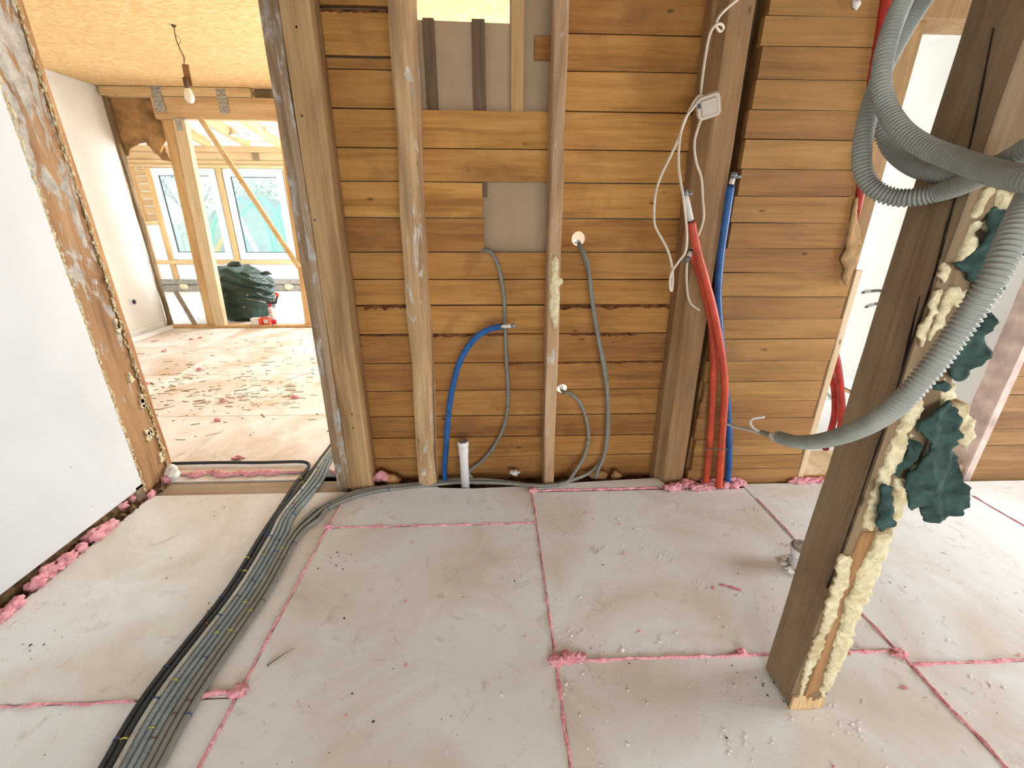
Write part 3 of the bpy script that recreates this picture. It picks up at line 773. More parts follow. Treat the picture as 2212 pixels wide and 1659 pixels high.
# hanging lamp
lm = empty('pendant_bulb', 'bare frosted bulb hanging on a thin cord below the osb ceiling', 'lamp')
A = at(375, 55, 'Z', CZ-.002); yb = A.y
def b4(x, y): return at(x, y, 'Y', yb)
tube('cord', [A, b4(382, 90), b4(396, 120), b4(398, 140)], .004, 'cord', lm, 6, .02)
tube('loose_wire', [b4(380, 75), b4(390, 86), b4(386, 100), b4(392, 118), b4(401, 122), b4(398, 134)], .0018, 'cord', lm, 5, .02)
lathe('ceiling_screw', [(.012, -.012), (.02, 0)], 'brown_socket', lm, 10, A)
a, b = b4(400, 139), b4(409, 186)
beam('wood_slat', a, b, .055, .012, 'plank_dark', lm, (0, 1, 0))
dirv = (b4(413, 210)-b4(402, 160)).normalized()
lathe('lamp_holder', [(.012, 0), (.022, .01), (.022, .07), (.018, .085)], 'brown_socket', lm, 16, b4(403, 168)-Vector((0, .02, 0)), dirv)
lathe('bulb', [(.014, 0), (.018, .02), (.03, .05), (.038, .075), (.036, .10), (.024, .122), (.008, .13)], 'bulb', lm, 20, b4(407, 186)-Vector((0, .02, 0)), dirv)

# ================================================================== partition at the end of the back room
Yh = 6.32
def ph(x, y, Y=Yh): return at(x, y, 'Y', Y)
sp = box('sill_plate', (-4.72, -1.2), (6.28, 6.4), (-.03, .03), 'yellow_wood_z')
tag(sp, 'flat wooden sole plate across the far end of the back room', 'beam')
tbm = box('header_beam', (-4.15, -1.2), (6.3, 6.4), (2.625, 2.862), 'new_wood_x')
tag(tbm, 'deep pale timber header beam over the far opening', 'beam')
tpl = box('top_plate', (-4.72, -2.95), (6.29, 6.42), (2.866, CZ-.004), 'new_wood_x')
tag(tpl, 'timber plate directly under the osb ceiling at the far end', 'beam')
tp2 = box('top_plate', (-2.93, -1.2), (6.36, 6.44), (2.866, CZ-.004), 'dark_post')
tag(tp2, 'dark recessed timber plate at the right end under the ceiling', 'beam')
def nailplate(name, x, y0, z0, z1, w, label):
    o = empty(name, label, 'metal plate', 'perforated steel nail plates on the header beam')
    pl_ = box('plate', (x-w/2, x+w/2), (y0-.006, y0), (z0, z1), 'steel', o, .001)
    rnd = random.Random(int(x*100))
    for i in range(4):
        for j in range(6):
            lathe('nail_hole', [(.005, 0), (.004, .002)], 'steel_hole', pl_, 6, (x-w*.36+w*.24*i, y0-.006, z0+(z1-z0)*(.1+.16*j)), (0, -1, 0), False)
    return o
nailplate('nail_plate', ph(344, 210).x, 6.29, 2.70, 2.965, .115, 'perforated steel nail plate on the header beam beside the brown fibreboard')
nailplate('nail_plate', ph(483, 215).x, 6.295, 2.69, 2.95, .115, 'perforated steel nail plate on the header beam right of the bulb')
dpan = [(p.x, p.z) for p in (ph(x, y, 6.44) for x, y in [(214, 192), (345, 205), (352, 255), (362, 300), (352, 318), (346, 330), (335, 318), (318, 306), (310, 308), (300, 310), (282, 322), (278, 334), (262, 346), (245, 300), (228, 250)])]
fbp = prism('fibreboard', ragged(dpan, .012, .03, 4), [], 'Y', 6.43, 6.455, 'fibre')
tag(fbp, 'dark brown fibreboard sheet torn off along its lower edge', 'board')
flap = [(p.x, p.z) for p in (ph(x, y, 6.5) for x, y in [(312, 290), (320, 300), (332, 312), (345, 318), (352, 312), (372, 350), (350, 345), (335, 330), (318, 312)])]
fl = prism('fibreboard_flap', ragged(flap, .01, .03, 9), [], 'Y', 6.49, 6.52, 'paper')
tag(fl, 'torn hanging scrap of brown board under the dark fibreboard', 'board')
# posts
def px_post(name, pts, y0, y1, mat, label, parent=None, seed=0):
    (xa, ya), (xb, yb_), (xc, yc), (xd, yd) = pts     # top-left, top-right, base-left, base-right
    tl, tr, bl, br = ph(xa, ya, y0), ph(xb, yb_, y0), ph(xc, yc, y0), ph(xd, yd, y0)
    o = vpost(name, chamf(bl.x, br.x, y0, y1, .003), bl.z, tl.z, mat, parent, (tl.x-bl.x, 0), 6, .002, seed)
    return tag(o, label, 'post') if label else o
px_post('timber_post', [(349, 258), (372, 258), (448, 703), (467, 706)], 6.33, 6.42, 'yellow_wood_z', 'yellowish timber post standing at the left of the far opening', seed=41)
px_post('timber_post', [(372, 258), (396, 258), (464, 704), (486, 704)], 6.29, 6.38, 'new_wood_z', 'pale new timber post beside the dark green bag', seed=42)
hg = empty('joist_hanger', 'small steel angle bracket at the top of the pale new post', 'bracket')
p = ph(385, 262, 6.288)
box('plate', (p.x-.03, p.x+.03), (6.28, 6.288), (p.z-.1, p.z+.03), 'steel', hg, .001)
box('flange', (p.x+.03, p.x+.1), (6.28, 6.36), (p.z+.022, p.z+.03), 'steel', hg, .001)
br = beam('diagonal_brace', ph(433, 256, 6.27), ph(646, 578, 6.27), .06, .035, 'new_wood_x', None, (0, 1, 0))
tag(br, 'slim pale batten braced diagonally across the far opening', 'brace')
ps2 = px_post('timber_post', [(598, 255), (610, 255), (660, 706), (672, 706)], 6.33, 6.42, 'yellow_wood_z', 'timber post at the right of the far opening, half hidden by the jamb', seed=43)
# ragged dark edge where the wall was cut away
eg = vpost('cut_wall_edge', chamf(-4.765, -4.722, 6.37, 6.43, .008), 0, 2.93, 'dark_post', None, (0, 0), 80, .014, 44)
tag(eg, 'ragged brown cut edge of the wall at the far corner', 'wall edge')
gst = beam('rubber_strip', (-4.62, 6.5, .5), (-4.35, 6.34, .02), .05, .02, 'rail')
tag(gst, 'grey strip leaning in the corner on the far floor', 'strip')

# ================================================================== extension with the windows
YW = 9.7
fe = empty('floor_extension', 'blown-out white foam floor of the extension beyond the posts', 'floor', None, 'structure')
box('subfloor', (-7.6, -1.9), (6.3, 9.9), (-.12, -.062), 'subfloor', fe, 0)
for i in range(5):
    for j in range(3):
        box('insulation_board', (-7.5+1.12*i+.004, -7.5+1.12*(i+1)-.004), (6.41+1.13*j+.004, 6.41+1.13*(j+1)-.004), (-.06, -.004), 'eps_clean', fe, .003)
chips('wood_chips', 40, (-6, -2.5, 6.6, 9.3), 'chip', fe, .16, -.003, 8)
def pw(x, y, Y=YW): return at(x, y, 'Y', Y)
W1 = (-6.75, -5.51, .66, 2.39); W2 = (-5.36, -4.20, .655, 2.375)
ww = empty('wall_window', 'unfinished timber frame wall with white foam infill around two windows', 'wall', None, 'structure')
def wbox(n, x0, x1, z0, z1, mat, y0=YW-.02, y1=YW+.12, c=.004): return box(n, (x0, x1), (y0, y1), (z0, z1), mat, ww, c)
wbox('wall_plate', -7.6, -1.9, 2.68, 2.785, 'new_wood_x', YW-.05)
wbox('header_board', -7.6, -1.9, 2.545, 2.68, 'new_wood_x', YW+.06, YW+.09)
wbox('header_board', -7.6, -1.9, 2.46, 2.54, 'new_wood_x', YW+.03, YW+.09)
wbox('head_plate', -7.6, -1.9, 2.40, 2.455, 'new_wood_x', YW-.02)
wbox('sill_rail', -7.6, -1.9, .56, .645, 'new_wood_x', YW-.02)
for x in (-6.83, -5.475, -4.17, -2.9):
    wbox('stud', x, x+.09, .645, 2.40, 'yellow_wood_z', YW-.03)
for x in (-6.83, -5.3, -3.9, -2.9): wbox('stud', x, x+.08, .24, .56, 'yellow_wood_z')
for x0, x1 in ((-6.74, -5.31), (-5.21, -3.91), (-3.81, -2.0)): wbox('infill_foam', x0, x1, .245, .555, 'eps_clean', YW+.01, YW+.1)
wbox('infill_foam', -7.3, -6.85, .245, 1.34, 'eps_clean', YW-.01, YW+.1)
wbox('infill_rail', -7.5, -6.84, 1.345, 1.41, 'new_wood_x')
for j in range(7): wbox('sheathing_plank', -7.6, -6.84, 1.415+.14*j, 1.55+.14*j, 'new_wood_x', YW+.05, YW+.075)
wbox('stud', -7.18, -7.1, .245, 2.40, 'yellow_wood_z', YW-.06)
wbox('block', -4.72, -4.62, 2.545, 2.68, 'dark_post', YW+.02, YW+.06)
rl = empty('floor_rail', 'grey bottom rail on the floor below the windows', 'rail')
box('rail_board', (-7.5, -1.95), (YW-.06, YW+.05), (.0, .14), 'rail', rl, .01)
box('rail_top', (-7.5, -1.95), (YW-.1, YW+.05), (.15, .235), 'rail', rl, .01)
for i, (x, y) in enumerate([(397, 620), (624, 621)]):
    p = pw(x, y, YW-.08); blob('foam_plug', (p.x, YW-.07, .1), (.1, .04, .08), 'yellow', rl, 130+i, 2, .4)
def window(name, w, label, open_sash=False):
    x0, x1, z0, z1 = w
    o = empty(name, label, 'window', None, 'structure')
    y0, y1 = YW, YW+.07
    fr = prism('frame', [(x0, z0), (x1, z0), (x1, z1), (x0, z1)], [[(x0+.06, z0+.07), (x1-.06, z0+.07), (x1-.06, z1-.06), (x0+.06, z1-.06)]], 'Y', y0, y1, 'frame_white', o)
    sa = prism('sash', [(x0+.055, z0+.065), (x1-.055, z0+.065), (x1-.055, z1-.055), (x0+.055, z1-.055)], [[(x0+.13, z0+.14), (x1-.13, z0+.14), (x1-.13, z1-.13), (x0+.13, z1-.13)]], 'Y', y0-.012, y1-.01, 'frame_white', o)
    prism('gasket', [(x0+.13, z0+.14), (x1-.13, z0+.14), (x1-.13, z1-.13), (x0+.13, z1-.13)], [[(x0+.142, z0+.152), (x1-.142, z0+.152), (x1-.142, z1-.142), (x0+.142, z1-.142)]], 'Y', y0+.01, y0+.04, 'rubber', sa)
    box('pane', (x0+.13, x1-.13), (y0+.022, y0+.03), (z0+.14, z1-.13), 'glass', sa, 0)
    return o
window('window_1', W1, 'white plastic window behind the timber posts, showing bare trees')
window('window_2', W2, 'white plastic window crossed by the diagonal batten, showing green hoops')
# side walls of the extension and its sloping roof
exl = box('wall_extension_left', (-7.75, -7.6), (6.4, 9.9), (0, 3.6), 'new_wood_x', None, 0)
tag(exl, 'bare boarded side wall of the extension', 'wall', None, 'structure')
exr = prism('wall_extension_right', [(6.4, -.06), (9.9, -.06), (9.9, 3.6), (6.4, 3.6)], [[(7.2, 1.0), (9.0, 1.0), (9.0, 2.4), (7.2, 2.4)]], 'X', -1.9, -1.75, 'new_wood_x')  # opening added for the extension's fill lamp
tag(exr, 'boarded side wall with an added opening at the right of the extension', 'wall', None, 'structure')
rf = empty('ceiling_extension', 'sloping white foam roof between rafters over the extension', 'ceiling', None, 'structure')
slope = .17
for i in range(7):
    x = -7.45+.8*i
    o = beam('foam_panel', (x+.43, 6.35, 2.93+slope*3.4), (x+.43, 9.8, 2.90), .68, .06, 'eps_clean', rf)
box('roof_deck', (-7.75, -1.75), (6.3, 10.0), (3.62, 3.68), 'batten_dark', rf, 0)
for i, (px, py) in enumerate([(452, 306), (539, 316), (607, 316), (395, 300), (690, 320)]):
    e = pw(px, py); e.z = 2.83
    s = Vector((e.x, 6.38, e.z+slope*3.35))
    beam('rafter', s, e, .075, .19, 'new_wood_y', rf)
for i, (px, py) in enumerate([(520, 292), (468, 300), (536, 296), (598, 285)]):
    p = pw(px, py, 9.0); blob('foam_plug', p, (.16, .05, .035), 'eps_crumb', rf, 140+i, 2, .4)
bx = [-5.0, -4.2, -3.4]
for x in bx: beam('brown_noggin', (x+.1, 8.2, 3.06), (x+.62, 8.2, 3.06), .03, .13, 'dark_red' if False else 'plank_dark', rf)

# ---- bag, can and box by the far sill
def trash_bag():
    o = empty('trash_bag', 'full dark green plastic rubbish bag with crumpled side', 'bag')
    nz, na = 44, 72; V, F = [], []
    cx, cy = -3.90, 6.95
    for j in range(nz+1):
        t = j/nz; z = -.004+t*.80
        prof = .34+.10*math.sin(min(1, t*1.15)*math.pi*.62)-.10*max(0, t-.86)/.14
        if t < .08: prof *= .8+.2*t/.08
        for i in range(na):
            a = 2*math.pi*i/na
            ang = noise.fractal(Vector((math.cos(a)*1.6, math.sin(a)*1.6, z*2.2)), 1, 2, 4)*.05
            crz = (.5+.5*math.cos(a+.15))*(.030*math.sin(z*46+math.cos(a*2)*2.5+4*noise.noise(Vector((a, z*4, 1)))))*min(1, 2*t)
            rr = prof+ang+crz
            top = 0
            if j == nz: top = .06*noise.noise(Vector((math.cos(a)*2, math.sin(a)*2, 4)))
            V.append((cx+rr*math.cos(a), cy+rr*.85*math.sin(a), z-(.16*t*max(0, math.cos(a)))+top))
    for j in range(nz):
        for i in range(na): F.append((j*na+i, j*na+(i+1) % na, (j+1)*na+(i+1) % na, (j+1)*na+i))
    V.append((cx, cy, .69)); c = len(V)-1
    for i in range(na): F.append((nz*na+i, nz*na+(i+1) % na, c))
    F.append(tuple(reversed(range(na))))
    obj('bag_body', V, F, 'bag', o, True)
    for i, (px, py, s) in enumerate([(508, 571, .07), (574, 590, .055)]):
        p = at(px, py, 'Y', 6.72); blob('gathered_rim', p, (s*1.4, .06, s*.6), 'bag', o, 150+i, 2, .6)
    for i, (px, py) in enumerate([(473, 597), (534, 638), (527, 664)]):
        p = at(px, py, 'Y', 6.515); blob('stuck_scrap', p, (.02, .015, .045 if i == 0 else .015), 'chip', o, 155+i, 1, .4)
    return o
trash_bag()
def foam_can():
    p = at(594, 700, 'Z', .032); b = Vector((p.x, 6.345, .031))
    o = empty('foam_can', 'white aerosol foam can with red base print and dispenser gun on top', 'aerosol can')
    ax = (-.06, .0, 1)
    body = lathe('can_body', [(.032, 0), (.034, .004), (.034, .235), (.028, .25), (.016, .262)], 'card_white', o, 24, b, ax)
    lathe('red_band', [(.0346, .01), (.0346, .075)], 'red_paint', body, 24, b, ax, True)
    lathe('collar', [(.018, .26), (.02, .268), (.016, .30), (.012, .31)], 'red_paint', o, 16, b, ax)
    for i, ch in enumerate(['C', 'T', '8', '4']):
        f = bpy.data.curves.new('can_lettering', 'FONT'); f.body = ch; f.size = .045; f.extrude = .0006; f.align_x = 'CENTER'; f.align_y = 'CENTER'
        f.materials.append(M['red_paint'])
        tmp = bpy.data.objects.new('lettering_curve', f); me = bpy.data.meshes.new_from_object(tmp); bpy.data.objects.remove(tmp)
        t = bpy.data.objects.new('can_lettering', me); col.objects.link(t); t.parent = body
        z = .10+.034*i+(.012 if i > 1 else 0)
        t.location = (b.x-.06*z, b.y-.0352, b.z+z)
        t.rotation_euler = (R(90), R(-90-3), 0)
    q = b+Vector((-.02, 0, .315))
    tube('gun_barrel', [q+Vector((-.30, -.005, .055)), q+Vector((-.12, 0, .03)), q+Vector((.02, 0, .005)), q+Vector((.12, 0, .0))], .006, 'wire', o, 8, .02)
    gun = tube('gun_body', [q+Vector((-.03, 0, .012)), q+Vector((.03, 0, -.004)), q+Vector((.10, 0, .004))], .014, 'dark_plastic', o, 8, .02)
    tube('trigger', [q+Vector((.06, 0, .0)), q+Vector((.065, 0, .03)), q+Vector((.055, 0, .055))], .005, 'dark_plastic', gun, 6, .01)
    tube('handle', [q+Vector((.10, 0, -.005)), q+Vector((.115, 0, .05)), q+Vector((.145, 0, .10)), q+Vector((.15, 0, .118))], .013, 'dark_plastic', gun, 8, .01)
    tube('handle_grip', [q+Vector((.135, 0, .088)), q+Vector((.15, 0, .118)), q+Vector((.13, 0, .132)), q+Vector((.11, 0, .135))], .0155, 'orange_paint', gun, 8, .01)
    return o
foam_can()
def small_box():
    o = empty('screw_box', 'small white and orange cardboard box on the far sill', 'box')
    p = at(562, 702, 'Z', .03)
    box('carton', (p.x-.12, p.x-.005), (6.30, 6.39), (.031, .125), 'card_white', o, .002)
    box('orange_end', (p.x-.005, p.x+.03), (6.30, 6.39), (.031, .126), 'orange_paint', o, .002)
    box('carton', (p.x+.032, p.x+.12), (6.33, 6.40), (.031, .13), 'orange_paint', o, .002)
    box('white_label', (p.x+.05, p.x+.115), (6.326, 6.3295), (.05, .11), 'card_white', o, 0)
    return o
small_box()

# ================================================================== garden behind the windows
gd = box('ground_garden', (-22, 4), (9.95, 32), (-.6, -.4), 'lawn', None, 0)
tag(gd, 'pale green garden ground outside the windows', 'garden', None, 'structure')
tf = empty('garden_tunnel', 'grey film garden tunnel outside the windows', 'garden tunnel')
def arch(cx, y, w, h, n=18): return [(cx-w/2*math.cos(math.pi*i/n), y, -.4+h*math.sin(math.pi*i/n)**.8) for i in range(n+1)]
V = []; F = []
for y in (15.4, 17.0):
    V += arch(-7.7, y, 4.3, 2.55)
for i in range(18): F.append((i, i+1, 19+i+1, 19+i))
F.append(tuple(range(19)))
obj('tunnel_film', V, F, 'film', tf, True)
box('base_beam', (-10.6, -5.0), (14.6, 14.7), (.12, .42), 'green_hoop', tf, .01)
for i, x in enumerate([-7.9, -7.6, -7.3, -7.0]): box('crate_bar', (x, x+.06), (14.5, 14.55), (-.35, .12), 'rail', tf, .005)
def hoop(pxs, Y, label, r=.042):
    o = tube('tunnel_hoop', [at(x, y, 'Y', Y) for x, y in pxs], r, 'green_hoop', None, 8, .06)
    tag(o, label, 'hoop', 'green tunnel hoops in the garden')
hoop([(503, 545), (510, 500), (525, 460), (545, 436), (562, 428), (580, 440), (596, 470), (605, 510), (608, 545)], 14.4, 'green hoop forming the full arch in the right window')
hoop([(512, 425), (530, 436), (552, 450), (572, 475), (585, 515), (590, 545)], 14.5, 'green hoop falling from upper left across the right window')
hoop([(612, 432), (600, 460), (594, 500), (597, 545)], 14.45, 'green hoop rising to the right edge of the right window')
hoop([(598, 450), (608, 480), (615, 515), (620, 545)], 14.55, 'green hoop beside the right window frame, lower down')
hoop([(478, 445), (468, 465), (460, 495), (457, 540)], 14.4, 'green hoop rising in the middle between the two windows')
hoop([(440, 440), (445, 465), (450, 500), (456, 540)], 14.5, 'green hoop just right of the pale post', .035)
hoop([(425, 425), (436, 450), (445, 500), (452, 540)], 14.45, 'green hoop touching the pale post edge', .03)
def to_ground(a, b): return a+(b-a)*((a.z+.395)/(a.z-b.z))
pb = beam('leaning_board', at(518, 470, 'Y', 13.6), to_ground(at(518, 470, 'Y', 13.6), at(556, 548, 'Y', 13.6)), .12, .05, 'garden_wall', None, (0, 1, 0))
tag(pb, 'pale board leaning outside the right window', 'board')
pb = beam('leaning_board', at(487, 505, 'Y', 12.6), to_ground(at(487, 505, 'Y', 12.6), at(462, 555, 'Y', 12.6)), .09, .05, 'new_wood_x', None, (0, 1, 0))
tag(pb, 'pale wooden lath slanting outside the left window', 'board')
def leaves(name, c, size, n, mat, parent, seed, s=.055):
    rnd = random.Random(seed); V, F = [], []
    for i in range(n):
        d = Vector((rnd.gauss(0, 1), rnd.gauss(0, 1), rnd.gauss(0, 1))).normalized()*rnd.random()**.4
        p = Vector(c)+Vector((d.x*size[0], d.y*size[1], d.z*size[2]))
        a = Vector((rnd.gauss(0, 1), rnd.gauss(0, 1), rnd.gauss(0, 1))).normalized()*s; b_ = a.orthogonal().normalized()*s*.6; k = len(V)
        V += [p-a, p+b_, p+a, p-b_]; F.append((k, k+1, k+2, k+3))
    return obj(name, V, F, mat, parent)
def bush(c, size, n, label, seed):
    o = empty('garden_shrub', label, 'shrub', 'washed-out garden shrubs')
    leaves('foliage', c, size, n, 'leaf', o, seed)
    tube('stem', [(c[0], c[1], -.4), (c[0]+.05, c[1], c[2]*.5), c], .05, 'bark', o, 6, .2)
bush((-8.7, 18.5, 2.3), (2.0, .8, .75), 2600, 'tall pale shrub rising behind the tunnel in the right window', 5)
bush((-13.4, 16, .6), (1.6, 1.2, 1.0), 1500, 'low pale shrub outside the left window', 6)
bush((-11.0, 18, 1.5), (1.0, .8, 1.3), 900, 'narrow pale shrub between the two windows', 7)
def bare_tree(base, h, seed, label):
    rnd = random.Random(seed); o = empty('bare_tree', label, 'tree', 'bare garden trees')
    V, F = [], []
    def seg(a, b, r0, r1):
        t = (b-a).normalized(); u = t.orthogonal().normalized(); w = t.cross(u); k = len(V)
        for p, r in ((a, r0), (b, r1)):
            for i in range(4): V.append(p+(u*math.cos(i*math.pi/2)+w*math.sin(i*math.pi/2))*r)
        for i in range(4): F.append((k+i, k+(i+1) % 4, k+4+(i+1) % 4, k+4+i))
    def grow(p, d, L, r, lev):
        q = p+d*L; seg(p, q, r, r*.7)
        if lev == 0: return
        for _ in range(3 if lev > 1 else 4):
            nd = (d+Vector((rnd.gauss(0, .45), rnd.gauss(0, .45), rnd.gauss(.12, .3)))).normalized()
            grow(p.lerp(q, rnd.uniform(.55, 1)), nd, L*rnd.uniform(.55, .85), r*.6, lev-1)
    grow(Vector(base), Vector((0, 0, 1)), h*.4, .05, 5)
    obj('branches', V, F, 'bark', o)
bare_tree((-12.8, 17.5, -.4), 5.2, 1, 'thin bare tree in the left part of the left window')
bare_tree((-10.6, 17.2, -.4), 5.6, 2, 'thin bare tree behind the pale post')
bare_tree((-7.2, 19.5, -.4), 5.6, 4, 'bare tree at the top of the right window')
gw = empty('garden_fence', 'low pale board fence in the garden outside the left window', 'fence')
for i in range(9): box('fence_board', (-15+.42*i, -14.6+.42*i), (20, 20.05), (-.4, 1.25), 'garden_wall', gw, .01)

# ================================================================== side room behind the narrow opening
fs = empty('floor_side', 'white foam floor of the bright side room', 'floor', None, 'structure')
box('subfloor', (1.6, 3.5), (2.4, 6.6), (-.12, -.062), 'subfloor', fs, 0)
for j in range(4): box('insulation_board', (1.62, 3.29), (2.405+1.03*j, 2.405+1.03*(j+1)-.006), (-.06, -.003), 'eps_clean', fs, .003)
ws = box('wall_side_room', (3.3, 3.45), (2.37, 6.6), (.03, 2.75), 'wall_white_b', None, 0)
tag(ws, 'plain bright white wall of the side room', 'wall', None, 'structure')
bs = box('baseboard_side', (3.288, 3.3), (2.4, 6.5), (.028, .12), 'frame_white', None, .002)
tag(bs, 'white skirting along the side room wall', 'baseboard', None, 'structure')
bead('foam_joint', (3.292, 2.6, 0), (3.292, 5.8, 0), .03, .02, 'orange_edge', fs, 51, .03)
wsl = box('wall_side_room_left', (1.6, 1.75), (2.42, 6.6), (-.06, 2.75), 'wall_white_b', None, 0)
tag(wsl, 'hidden white wall on the left of the side room', 'wall', None, 'structure')
wsf = prism('wall_side_room_far', [(1.6, -.06), (3.45, -.06), (3.45, 2.75), (1.6, 2.75)], [[(1.8, .9), (3.0, .9), (3.0, 2.45), (1.8, 2.45)]], 'Y', 6.45, 6.6, 'wall_white_b')  # opening added where the side room fill lamp sits
tag(wsf, 'white end wall with an added opening in the side room', 'wall', None, 'structure')
csd = box('ceiling_side', (1.6, 3.45), (2.37, 6.6), (2.75, 2.85), 'wall_white_b', None, 0)
tag(csd, 'white ceiling of the side room', 'ceiling', None, 'structure')
def zf(x, y, z=0): return at(x, y, 'Z', z)
def yf(x, y, Y): return at(x, y, 'Y', Y)
cbl = tube('floor_cable', [zf(1775, 838, .01), zf(1800, 862, .01), zf(1822, 878, .01), zf(1850, 895, .01), zf(1875, 910, .01)], .011, 'grey_cable', None, 8, .02)
tag(cbl, 'dark grey cable on the white floor of the side room', 'cable')
yd = 2.56
o = tube('red_pipe', [yf(1772, 1000, yd), yf(1786, 960, yd), yf(1802, 900, yd), yf(1803, 850, yd), yf(1796, 812, yd), yf(1784, 780, yd+.03), yf(1765, 750, yd+.06)], .02, 'dark_red', None, 12, .015)
tag(o, 'red pipe in the side room bending left behind the jamb', 'pipe', 'red pipes in the side room')
yd = 2.5
o = tube('red_pipe', [yf(1802, 1000, yd), yf(1812, 960, yd), yf(1818, 900, yd), yf(1816, 850, yd), yf(1812, 810, yd), yf(1805, 770, yd+.03), yf(1790, 725, yd+.06)], .022, 'dark_red', None, 12, .015)
tag(o, 'taller red pipe in the side room nearest the dark post', 'pipe', 'red pipes in the side room')
dp = empty('drain_pipe', 'dark grey drain pipe with a rimmed socket standing behind the pale jamb strip', 'pipe')
b = zf(1742, 975, .0); b = Vector((b.x-.01, 2.62, 0))
lathe('pipe_body', [(.04, 0), (.04, .36), (.046, .37), (.046, .42)], 'grey_pipe', dp, 24, b)
lathe('socket_rim', [(.046, .42), (.053, .425), (.053, .445), (.044, .447), (.04, .40)], 'grey_pipe', dp, 24, b)
# two cut cables sticking out of the side room wall
for pts, lab in [([(1985, 650), (1930, 634), (1900, 628), (1878, 629)], 'upper grey cut cable sticking out beside the dark post'), ([(1985, 660), (1940, 652), (1905, 654), (1885, 658)], 'lower grey cut cable with taped tip beside the dark post')]:
    c = empty('cut_cable', lab, 'cable', 'cut cables in the side room')
    P = [at(x, y, 'Y', Y) for (x, y), Y in zip(pts, (3.3, 3.2, 3.1, 3.05))]
    P[0].x = 3.3
    tube('sheath', P, .011, 'grey_cable', c, 8, .015)
    d = (P[-1]-P[-2]).normalized()
    tube('tape_tip', [P[-1], P[-1]+d*.04, P[-1]+d*.07+Vector((0, 0, -.006))], .0135, 'pex', c, 8, .01)
    tube('cable_end', [P[-1]+d*.07+Vector((0, 0, -.006)), P[-1]+d*.085+Vector((0, 0, -.009))], .009, 'grey_tape', c, 8, .005)

# ================================================================== pipes on the plank wall
def stub(name, pts, r, mat, tip, label, group=None, tipr=.013, seed=0):
    """insulated pipe with its bare white core and taped end"""
    o = empty(name, label, 'pipe', group)
    tube('pipe_sleeve', pts, r, mat, o, 14, .012, lambda i, t: 1+.03*noise.noise(Vector((t*22, seed, 0))))
    if tip:
        p = Vector(pts[-1]); d = Vector(tip[0])-p; L = d.length; d.normalize()
        tube('sleeve_lip', [p-d*.004, p+d*.003], r*.93, 'dark_plastic', o, 14, .003)
        tube('pipe_core', [p-d*.02, p+d*L], tipr, 'pex', o, 12, .02)
        q = p+d*L
        blob('taped_end', q+d*.012, (tipr*1.25, tipr*1.25, tipr*1.3), 'grey_tape', o, seed, 2, .35)
        if seed % 2: blob('tape_flap', q+Vector((.016, -.004, .006)), (.02, .006, .009), 'grey_tape', o, seed+5, 1, .5)
    return o
stub('blue_pipe', [yf(964, 1045, 2.25), yf(960, 1020, 2.25), yf(964, 960, 2.255), yf(968, 900, 2.26), yf(977, 840, 2.26), yf(994, 780, 2.26), yf(1022, 735, 2.25), yf(1055, 712, 2.23), yf(1084, 705, 2.2)], .0165, 'blue_pipe',
     [yf(1105, 704, 2.16)], 'blue insulated pipe curving up and right in front of the planks', None, .010, 2)
stub('red_pipe', [yf(1524, 1052, 2.15), yf(1531, 985, 2.15), yf(1538, 900, 2.15), yf(1541, 830, 2.15), yf(1542, 770, 2.145), yf(1537, 700, 2.14), yf(1524, 640, 2.135), yf(1508, 580, 2.13), yf(1492, 545, 2.12), yf(1480, 532, 2.12)][:-1], .0185, 'red_pipe',
     [yf(1487, 556, 2.1)], 'left red insulated pipe rising from the pink foam', 'red pipes beside the big post', .012, 4)
stub('red_pipe', [yf(1553, 1052, 2.12), yf(1557, 985, 2.12), yf(1563, 900, 2.12), yf(1566, 840, 2.12), yf(1561, 780, 2.11), yf(1552, 725, 2.1), yf(1540, 665, 2.09), yf(1524, 605, 2.08), yf(1506, 540, 2.08), yf(1493, 478, 2.08)], .019, 'red_pipe',
     [yf(1480, 422, 2.08)], 'right red insulated pipe leaning across the big post, white end up', 'red pipes beside the big post', .0135, 5)
stub('blue_pipe', [yf(1571, 1052, 2.155), yf(1575, 985, 2.155), yf(1573, 900, 2.155), yf(1566, 820, 2.158), yf(1556, 720, 2.16), yf(1551, 640, 2.16), yf(1556, 560, 2.16), yf(1567, 480, 2.158), yf(1579, 400, 2.155)], .0175, 'blue_pipe',
     [yf(1583, 385, 2.153)], 'straight blue insulated pipe behind the red ones, ending high on the planks', None, .012, 7)
wt = empty('tie_wire', 'twisted steel wire tying the red and blue pipes near the floor', 'wire')
for i, (a, b) in enumerate([((1520, 970), (1544, 972)), ((1546, 970), (1570, 972)), ((1562, 972), (1590, 969))]):
    Y = (2.128, 2.098, 2.143)[i]
    P = []
    for t in range(25):
        q = t/24; c = yf(a[0]+(b[0]-a[0])*q, 971, Y); P.append(c+Vector((0, -.002*math.cos(t*1.9), .0035*math.sin(t*1.9))))
    tube('wire_strand', P, .0012, 'wire', wt, 5, .003)
    P = [p+Vector((0, .001, .0)) for p in P]
    tube('wire_strand', [Vector((p.x, p.y, 2*P[0].z-p.z)) for p in P], .0012, 'wire', wt, 5, .003)
tube('wire_tail', [yf(1590, 969, 2.143), yf(1596, 968, 2.12), yf(1594, 975, 2.1)], .0012, 'wire', wt, 5, .003)
